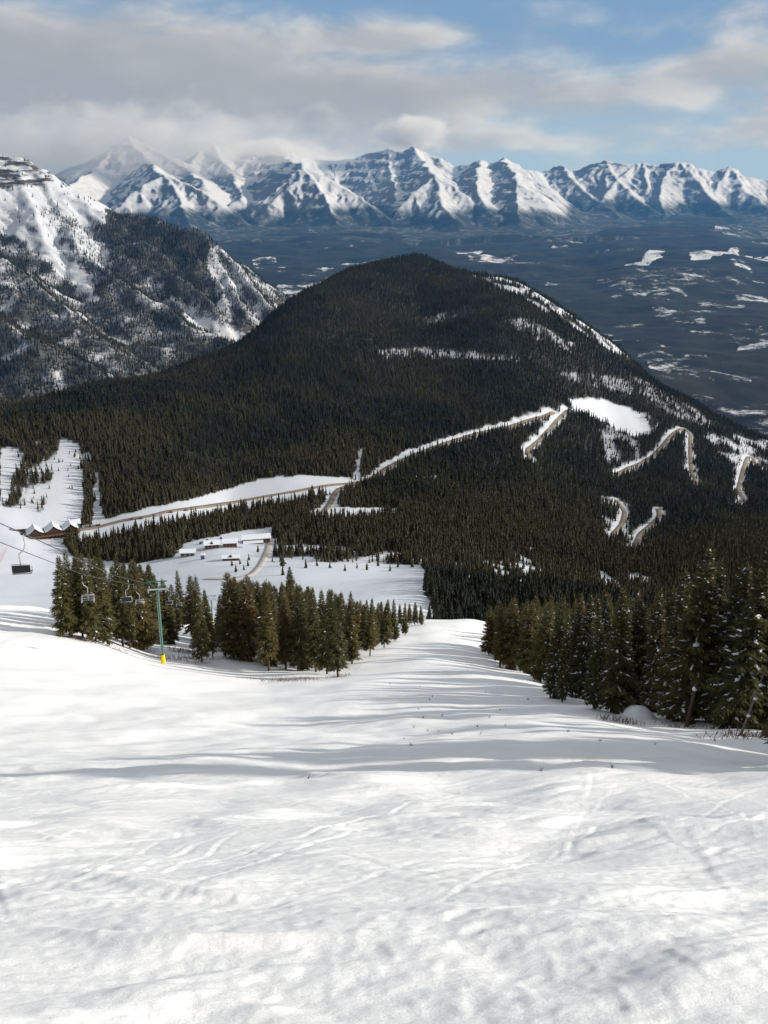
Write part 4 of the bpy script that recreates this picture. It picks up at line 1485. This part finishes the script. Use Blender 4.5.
pts, hs = wood([(445, 640, 4.0)])
forest('stand_of_trees', pts, hs, 'dense dark stand of conifers beyond the crest of the piste')
pts, hs = wood([(640, 1120, 3.9)])
forest('lower_forest', pts, hs, 'conifer woods around the ski base and below the road')
pts, hs = wood([(1120, 1600, 4.3), (1600, 2420, 4.7)])
forest('hill_forest', pts, hs, 'dark conifer forest covering the rounded hill')
XX, YY, Z, LMW = LM_GRID
# woods on the left mountainside
x, y = scatter(2150, 3700, 7.5, .45)
keep = x < -.04 * y
x, y = x[keep], y[keep]
gx = np.interp(x / y, ul, np.arange(len(ul))); gy = np.interp(y, Yl, np.arange(len(Yl)))
ix, iy = gx.astype(int).clip(0, len(ul) - 2), gy.astype(int).clip(0, len(Yl) - 2)
fx, fy = gx - ix, gy - iy
ZG = Z.reshape(len(Yl), len(ul)); WG = LMW.reshape(len(Yl), len(ul))
z = (ZG[iy, ix] * (1 - fx) + ZG[iy, ix + 1] * fx) * (1 - fy) + (ZG[iy + 1, ix] * (1 - fx) + ZG[iy + 1, ix + 1] * fx) * fy
w = WG[iy, ix]
m = RNG.random(len(x)) < np.clip(w * 1.25, 0, 1)
forest('mountainside_forest', np.stack([x, y, z - .5], -1)[m], np.clip(RNG.normal(12, 2.5, int(m.sum())), 5, 17), 'scattered dark conifers on the snowy left mountainside')

CR = [next(ob for ob in C.objects if ob.type == 'MESH' and ob.data == k[0]) for k in KINDS_MID + KINDS_HI if any(ob.data == k[0] for ob in C.objects if ob.type == 'MESH')]
OFF = np.array(OFF)
forest('right_forest', OFF[:, :3], OFF[:, 3] / HREF, 'spruce wood continuing to the right of the near right stand', CR)

# ------------------------------------------------------------------ chairlift
M_GREEN = simple('green_paint', (.03, .135, .10), .5, .2, 2.0)
M_YEL = simple('yellow_padding', (.80, .52, .01), .6, .1, 2.0)
M_STEEL = simple('galvanised_steel', (.42, .43, .43), .5, .15, 4.0, .5)
M_DARK = simple('dark_slats', (.018, .02, .024), .6, .3, 5.0)
M_CAB = simple('steel_cable', (.10, .10, .11), .5, .2, 3.0, .4)


def zc(Y):      # height of the haul ropes
    return EYE + np.interp(Y, [5, 53, 85, 140, 270, 420], [3.6, -19.6, -35.4, -60.5, -120.3, -196])


def xA(Y):
    return np.interp(Y, [0, 140, 270, 420], [-12.4, -33.3, -49.8, -68.8])


def xB(Y):
    return xA(Y) - 2.6


LINE_RZ = math.atan2(.149, 1)


def pylon(Y, label, sleeve=1.6):
    xm = (xA(Y) + xB(Y)) / 2
    g = ground(xm, Y)
    hh = zc(Y) - g - .25
    t = empty('lift_tower', (xm, Y, g), LINE_RZ)
    tag(t, label, 'lift tower')
    MB().tube([(0, 0, -.8), (0, 0, hh * .5), (0, 0, hh)], [.25, .22, .19], 14).build('mast', M_GREEN, t, True)
    MB().tube([(0, 0, -.5), (0, 0, sleeve)], [.34, .34], 14).build('safety_padding', M_YEL, t, True)
    MB().box((0, 0, hh + .05), (3.0, .18, .2)).build('crossarm', M_STEEL, t)
    fr = MB().box((0, 0, hh + 1.35), (3.0, .14, .14))
    for s in (-1, 1):
        fr.tube([(s * .35, 0, hh + .15), (s * 1.15, 0, hh + 1.3)], .055, 6)
    fr.build('lifting_frame', M_GREEN, t)
    for s in (-1, 1):
        tr = MB().box((s * 1.3, 0, hh + .04), (.08, 2.4, .16))
        for k in range(4):
            y = -.95 + k * .63
            tr.tube([(s * 1.3 - .07, y, hh + .11), (s * 1.3 + .07, y, hh + .11)], .13, 10)
        tr.build('sheave_assembly', M_STEEL, t)
    ld_ = MB()
    for s in (-.16, .16):
        ld_.tube([(s, -.34, sleeve + .3), (s, -.30, hh)], .02, 4)
    for k in range(int((hh - sleeve) / .35)):
        ld_.box((0, -.33, sleeve + .45 + k * .35), (.32, .02, .02))
    ld_.build('ladder', M_STEEL, t)
    return t


pylon(140, 'green lift tower with yellow padded foot among the left trees, standing on the open slope')
pylon(270, 'small far green lift tower with yellow foot between the two groups of left trees')
pylon(5, 'lift tower further up the line to the left of the viewpoint')
pylon(420, 'lift tower hidden behind the left stand lower down the line')

for nm, fx_, lab in (('haul_cable', xA, 'right hand haul cable of the chairlift running down over the left trees'), ('haul_cable', xB, 'left hand haul cable of the chairlift running down over the left trees')):
    mb = MB(); pts = []
    sup = [5, 53, 140, 270, 420]
    sup = [5, 140, 270, 420]
    for Y in np.r_[np.linspace(5, 140, 40), np.linspace(144, 270, 20), np.linspace(275, 420, 16)]:
        pts.append((fx_(Y), Y, zc(Y)))
    mb.tube(pts, .028, 5)
    tag(mb.build(nm, M_CAB, None, True), lab, 'cable')


def chair(Y, side, dark, label, down=True):
    x = xA(Y) if side == 'A' else xB(Y)
    t = empty('lift_chair', (x, Y, zc(Y)), LINE_RZ + (0 if down else math.pi))
    tag(t, label, 'lift chair', 'chairs hanging on the chairlift')
    mf = M_STEEL
    hp = [(0, 0, .05), (.02, 0, -.35), (.06, 0, -.8), (-.04, 0, -1.08), (-.25, 0, -1.28), (-.36, 0, -1.36)]
    if dark:
        hp = [(a - (-.36) * 0, b, c) for a, b, c in hp]
    MB().tube(hp + [(-.36, 0, -1.5), (-.33, 0, -2.12)], .036, 7).build('hanger', mf, t, True)
    MB().box((0, 0, .0), (.12, .3, .14)).build('grip', M_DARK, t)
    cx = -.33
    f = MB()
    for s in (-1, 1):
        f.tube([(cx + s * .54, .02, -2.05), (cx + s * .54, 0, -2.62), (cx + s * .54, .52, -2.66)], .026, 6)
        f.tube([(cx + s * .54, .02, -2.3), (cx + s * .54, .48, -2.36), (cx + s * .54, .52, -2.66)], .02, 6)
    f.tube([(cx - .54, .02, -2.05), (cx + .54, .02, -2.05)], .026, 6)
    f.tube([(cx - .54, 0, -2.62), (cx + .54, 0, -2.62)], .022, 6)
    f.build('frame', mf, t, True)
    bk = MB()
    if dark:
        for k in range(3):
            bk.box((cx, -.02 + .01 * k, -2.17 - k * .155), (1.08, .035, .145))
    else:
        for k in range(2):
            bk.box((cx, 0, -2.18 - k * .22), (1.0, .03, .05))
        bk.tube([(cx, .02, -2.05), (cx, 0, -2.62)], .02, 6)
    bk.build('backrest', M_DARK if dark else mf, t)
    MB().box((cx, .27, -2.67), (1.12, .50, .05)).build('seat', M_DARK, t)
    return t


nc_ = chair(52.2, 'A', True, 'nearest lift chair with dark slatted back, hanging over shaded snow at the left edge')
nc_.scale = (.92, .92, .92)
chair(84, 'B', False, 'pale open framed lift chair left of the dark chair in front of the left trees', False)
chair(96, 'A', True, 'dark backed lift chair hanging in front of the left trees, left of the lift tower')
chair(124, 'B', False, 'smaller pale open framed lift chair just left of the lift tower', False)
chair(146, 'A', True, 'dark lift chair half hidden by the lift tower')
chair(182, 'B', False, 'tiny pale lift chair beyond the lift tower', False)

# ------------------------------------------------------------------ base buildings
M_TIMB = simple('dark_timber', (.060, .040, .028), .8, .35, .8)
M_TIMB2 = simple('brown_timber', (.17, .095, .05), .8, .35, .8)
M_PALE = simple('pale_siding', (.20, .19, .18), .8, .15, .8)
M_GLASS = simple('window_glass', (.03, .035, .045), .15, .2, .8, 0.0, .5)
M_ROOFS = simple('roof_snow', (.66, .69, .74), .6, .03, .5)
M_GROOF = simple('green_sheet_roof', (.02, .13, .09), .6, .2, .8)
MPP = lambda p: math.hypot(p[1], EYE - p[2]) / F / .99


def house(name, px, py, w, d, h, rh, rz, label, wall=None, nwin=4, gables=0, y0=420):
    """w, d, h, rh in metres; front faces -y"""
    h += .7
    p = hit(px, py, y0)
    t = empty(name, p, rz); tag(t, label, 'building')
    wb = MB().box((0, 0, h / 2 - .7), (w, d, h + 1.4))
    for s in (-1, 1):
        wb.poly([(s * w / 2 - .01 * s, -d / 2, h), (s * w / 2 - .01 * s, d / 2, h), (s * w / 2 - .01 * s, 0, h + rh - .05)], (-s * .3, 0, 0))
    wb.build('wall', wall or M_TIMB2, t)
    e = .9
    rf = MB()
    th = .55
    rf.poly([(-w / 2 - e, -d / 2 - e, h - e * rh / (d / 2) * .8), (-w / 2 - e, 0, h + rh), (-w / 2 - e, d / 2 + e, h - e * rh / (d / 2) * .8),
             (-w / 2 - e, d / 2 + e, h + th - e * rh / (d / 2) * .8), (-w / 2 - e, 0, h + rh + th), (-w / 2 - e, -d / 2 - e, h + th - e * rh / (d / 2) * .8)], (w + 2 * e, 0, 0))
    rf.build('roof', M_ROOFS, t, bevel=.12)
    for k in range(nwin):
        x = -w / 2 + w * (k + .5) / nwin
        MB().box((x, -d / 2 - .02, h * .52), (w / nwin * .55, .12, h * .42)).build('window', M_GLASS, t)
    for k in range(gables):
        x = (k - (gables - 1) / 2) * w * .5
        gb = MB().poly([(x - 2.2, -d / 2 - .3, h - .3), (x + 2.2, -d / 2 - .3, h - .3), (x, -d / 2 - .3, h + 2.2)], (0, d * .45, 0))
        gb.build('gable', M_TIMB, t)
    return t


# the lodge with three swept gables
p = hit(54, 538, 500)
p[2] += 2.8
lodge = empty('ski_lodge', p, R(24)); tag(lodge, 'timber day lodge with three swept snowy gable roofs at the foot of the ski runs', 'building')
MB().box((0, 6.5, 1.6), (50, 11, 6.4)).build('wall', M_TIMB2, lodge)
MB().box((0, -1.9, 1.2), (50, 6, .35)).build('deck', M_TIMB2, lodge)
rl = MB()
for k in range(26):
    rl.box((-24.6 + k * 1.97, -4.7, 1.9), (.16, .16, 1.3))
rl.box((0, -4.7, 2.5), (50, .12, .14)); rl.build('railing', M_TIMB, lodge)
for k in range(9):
    MB().box((-23.6 + k * 5.9, -4.4, -.9), (.5, .5, 3.9)).build('post', M_TIMB, lodge)
for gx_, gw in ((-17.0, 15.5), (0.4, 16.0), (16.6, 14.5)):
    hw = gw / 2
    prof = [(-hw - .2, 4.4), (-hw * .6, 5.9), (-hw * .3, 7.6), (0, 10.0), (hw * .3, 7.6), (hw * .6, 5.9), (hw + .2, 4.4)]
    MB().poly([(gx_ + a * .88, -.6, b - .45) for a, b in prof] + [(gx_ + hw * .9, -.6, 1.4), (gx_ - hw * .9, -.6, 1.4)], (0, 3, 0)).build('gable', M_TIMB, lodge)
    up = [(gx_ + a, -1.5, b + .5) for a, b in prof]
    dn_ = [(gx_ + a, -1.5, b) for a, b in prof][::-1]
    MB().poly(up + dn_, (0, 15.5, 0)).build('roof', M_ROOFS, lodge)
    for k in range(4):
        MB().box((gx_ - hw * .6 + k * hw * .4, -.68, 3.1), (hw * .27, .12, 1.9)).build('window', M_GLASS, lodge)
house('green_hut', 76.5, 528, 7, 7, 5.5, 3.0, R(24), 'small green roofed hut at the right end of the timber lodge', M_GROOF, 2)
house('storage_shed', 20, 531, 11, 6, 2.6, 1.0, R(10), 'low snow covered shed left of the timber lodge', M_TIMB2, 3)
house('work_building', 188, 556, 12, 8, 3.8, 1.6, R(-14) + .35, 'pale shed with a plain snowy roof at the left end of the maintenance yard', M_PALE, 3)
house('yard_building', 212, 548, 12.5, 8, 4.0, 2.2, R(12), 'snow roofed house with a dark gable, second building from the left in the yard', M_TIMB2, 4, 1)
house('yard_building', 230, 546.5, 12, 8, 4.2, 2.2, R(8), 'wide snow roofed house between its dark gabled neighbour and the long building', M_TIMB2, 4)
b4 = house('long_building', 256, 542.5, 25, 10, 4.8, 2.2, R(12), 'longest snow roofed building at the right end of the yard beside the wood', M_TIMB2, 7)
MB().box((-3, -7.2, 1.1), (17, 4.4, 3.6)).build('lean_to', M_TIMB, b4)
MB().poly([(-12.1, -9.8, 2.9), (-12.1, -4.95, 3.7), (-12.1, -4.95, 4.15), (-12.1, -9.8, 3.35)], (18.2, 0, 0)).build('lean_to_roof', M_ROOFS, b4)
house('small_cabin', 231, 560, 13, 5.5, 2.2, 1.4, R(6), 'low brown cabin with a small dark gable alone on the snow below the yard', M_TIMB, 4, 1)
# blue grey machine tower
p = hit(203, 559, 420)
t = empty('pump_hut', p); tag(t, 'narrow blue grey hut on the snow left of the low brown cabin', 'hut')
MB().box((0, 0, 1.6), (3.2, 3.0, 4.6)).build('wall', simple('blue_grey_metal', (.14, .18, .22), .6, .2, 1.0), t)
MB().box((0, 0, 4.25), (3.8, 3.6, .7), taper=.7).build('roof', M_ROOFS, t)
MB().box((0.3, -1.55, 1.2), (1.0, .1, 2.0)).build('door', M_DARK, t)
# yard fence
a0, a1 = hit(198, 552, 420), hit(242, 548, 420)
t = empty('yard_fence', a0); tag(t, 'low dark fence line in front of the yard buildings', 'fence')
n = 16
rail = MB()
ps = []
for k in range(n + 1):
    q = a0 + (a1 - a0) * k / n; q[2] = ground(q[0], q[1])
    ps.append(q - a0)
    MB().box((q[0] - a0[0], q[1] - a0[1], q[2] - a0[2] + .6), (.25, .25, 1.6)).build('post', M_TIMB, t)
rail.tube([(a, b, c + 1.1) for a, b, c in ps], .12, 4); rail.tube([(a, b, c + .6) for a, b, c in ps], .12, 4)
rail.build('rail', M_TIMB, t)
# red safety netting
a0, a1 = hit(-6, 574, 400), hit(7, 549, 400)
t = empty('safety_fence', a0); tag(t, 'red safety netting on the shaded snow at the left edge of the frame', 'fence')
M_RED = simple('red_netting', (.75, .16, .14), .8, .2, 1.0)
nt_ = MB(); n = 14; pr_ = None
for k in range(n + 1):
    q = a0 + (a1 - a0) * k / n; q[2] = ground(q[0], q[1]); q = q - a0
    MB().tube([(q[0], q[1], -.3 + q[2]), (q[0], q[1], q[2] + 2.0)], .05, 5).build('post', M_RED, t)
    if pr_ is not None:
        for zz in (.3, .7, 1.1, 1.5, 1.8):
            nt_.tube([(pr_[0], pr_[1], pr_[2] + zz), (q[0], q[1], q[2] + zz)], .035, 4)
    pr_ = q
nt_.build('netting', M_RED, t)

# parked cars
CARC = [(.02, .02, .022), (.25, .02, .02), (.45, .45, .46), (.06, .08, .14), (.30, .22, .12), (.7, .7, .7)]
CARM = [simple('car_paint', c, .35, .05, 1.0, .2, .5) for c in CARC]
M_YCAR = simple('yellow_paint', (.75, .42, .02), .4, .05, 1.0)


def car(px, py, rz, m, label, group=None):
    p = hit(px, py, 420)
    t = empty('parked_car', (p[0], p[1], p[2] + .3), rz); tag(t, label, 'car', group)
    b = MB()
    b.poly([(-2.2, -.9, .35), (2.2, -.9, .35), (2.25, -.9, .8), (1.2, -.9, .98), (-1.95, -.9, 1.0), (-2.25, -.9, .85)], (0, 1.8, 0))
    b.build('body', m, t, bevel=.06)
    g_ = MB(); g_.poly([(-1.9, -.78, 1.0), (1.0, -.78, 1.0), (.35, -.78, 1.55), (-1.6, -.78, 1.58)], (0, 1.56, 0)); g_.build('window', M_GLASS, t)
    MB().box((-.62, 0, 1.62), (1.9, 1.5, .08)).build('roof', m, t)
    for sx in (-1.35, 1.35):
        for sy in (-.82, .82):
            MB().tube([(sx, sy - .1, .33), (sx, sy + .1, .33)], .33, 10).build('wheel', M_DARK, t)


car(67, 535, R(24), M_YCAR, 'small yellow vehicle parked in front of the timber lodge')
G1 = 'cars parked in a row right of the lodge'
for k in range(9):
    car(81 + k * 2.3, 527.6 - k * .25, R(100), CARM[(k * 5 + k // 3) % 6], 'car in the tight row parked right of the green hut', G1)
G2 = 'cars along the base road'
for k, (px, py) in enumerate([(132, 520), (141, 519), (158, 516), (171, 513), (186, 511), (201, 508)]):
    car(px, py, R(12), CARM[(k * 2 + 1) % 6], 'car standing along the sanded base road in front of the wood', G2)
G3 = 'cars in the yard'
for k, (px, py) in enumerate([(180, 546), (193, 541), (201, 544), (207, 541), (221, 539), (183, 551)]):
    car(px, py, R(30 + 20 * k), CARM[(k * 3) % 6], 'car parked among the snow banks behind the yard buildings', G3)

# young trees dotted on the snow around the yard and the wood edge
for k, (px, pb, h, lab) in enumerate([(258, 552, 7, 'small tree in front of the long building'), (249, 560, 6, 'young tree right of the low brown cabin'), (236, 572, 7, 'small bare looking conifer below the low brown cabin'), (244, 570, 5, 'tiny conifer beside the track bend'),
                                      (330, 568, 6, 'tiny conifer on the snow, left of two others at the wood edge'), (357, 568, 5, 'tiny conifer at the snow edge under the sparse wood middle'), (367, 570, 7, 'young conifer standing forward of the sparse wood'), (412, 567, 9, 'conifer standing forward of the wood near the snow tongue'),
                                      (283, 566, 12, 'tall young conifer at the corner between the track and the sparse wood'), (306, 568, 8, 'young conifer right of the corner one at the track'), (232, 566, 6, 'small conifer just below the front of the low brown cabin'), (240, 564, 5, 'tiny conifer right below the end of the low brown cabin'), (248, 566, 6, 'young conifer between the low brown cabin and the curving track'), (345, 571, 6, 'tiny conifer between two others on the snow below the sparse wood'), (378, 566, 7, 'young conifer on the snow right of the forward standing one'), (390, 571, 6, 'tiny conifer furthest out on the snow below the wood edge')]):
    p = hit(px, pb, 420)
    c = copy_tree(PROTO[k % 4].parent); c.location = p; c.scale = (h * 1.5, h * 1.5, h); c.rotation_euler = (0, 0, k * 1.3)
    c['label'] = lab
# more young trees on the ski run
r = random.Random(9)
for k in range(22):
    px, py = r.uniform(56, 88), r.uniform(450, 492)
    if px < 60 + (492 - py) * .12 and r.random() < .6:
        continue
    p = hit(px, py, 600)
    h = r.uniform(3.5, 7)
    c = copy_tree(PROTO[k % 4].parent); c.location = p; c.scale = (h * 1.3, h * 1.3, h)
    c.name = 'young_conifer'; c['label'] = 'young conifer dotted on the open ski run above the lodge'; c['group'] = 'young conifers on the ski run'
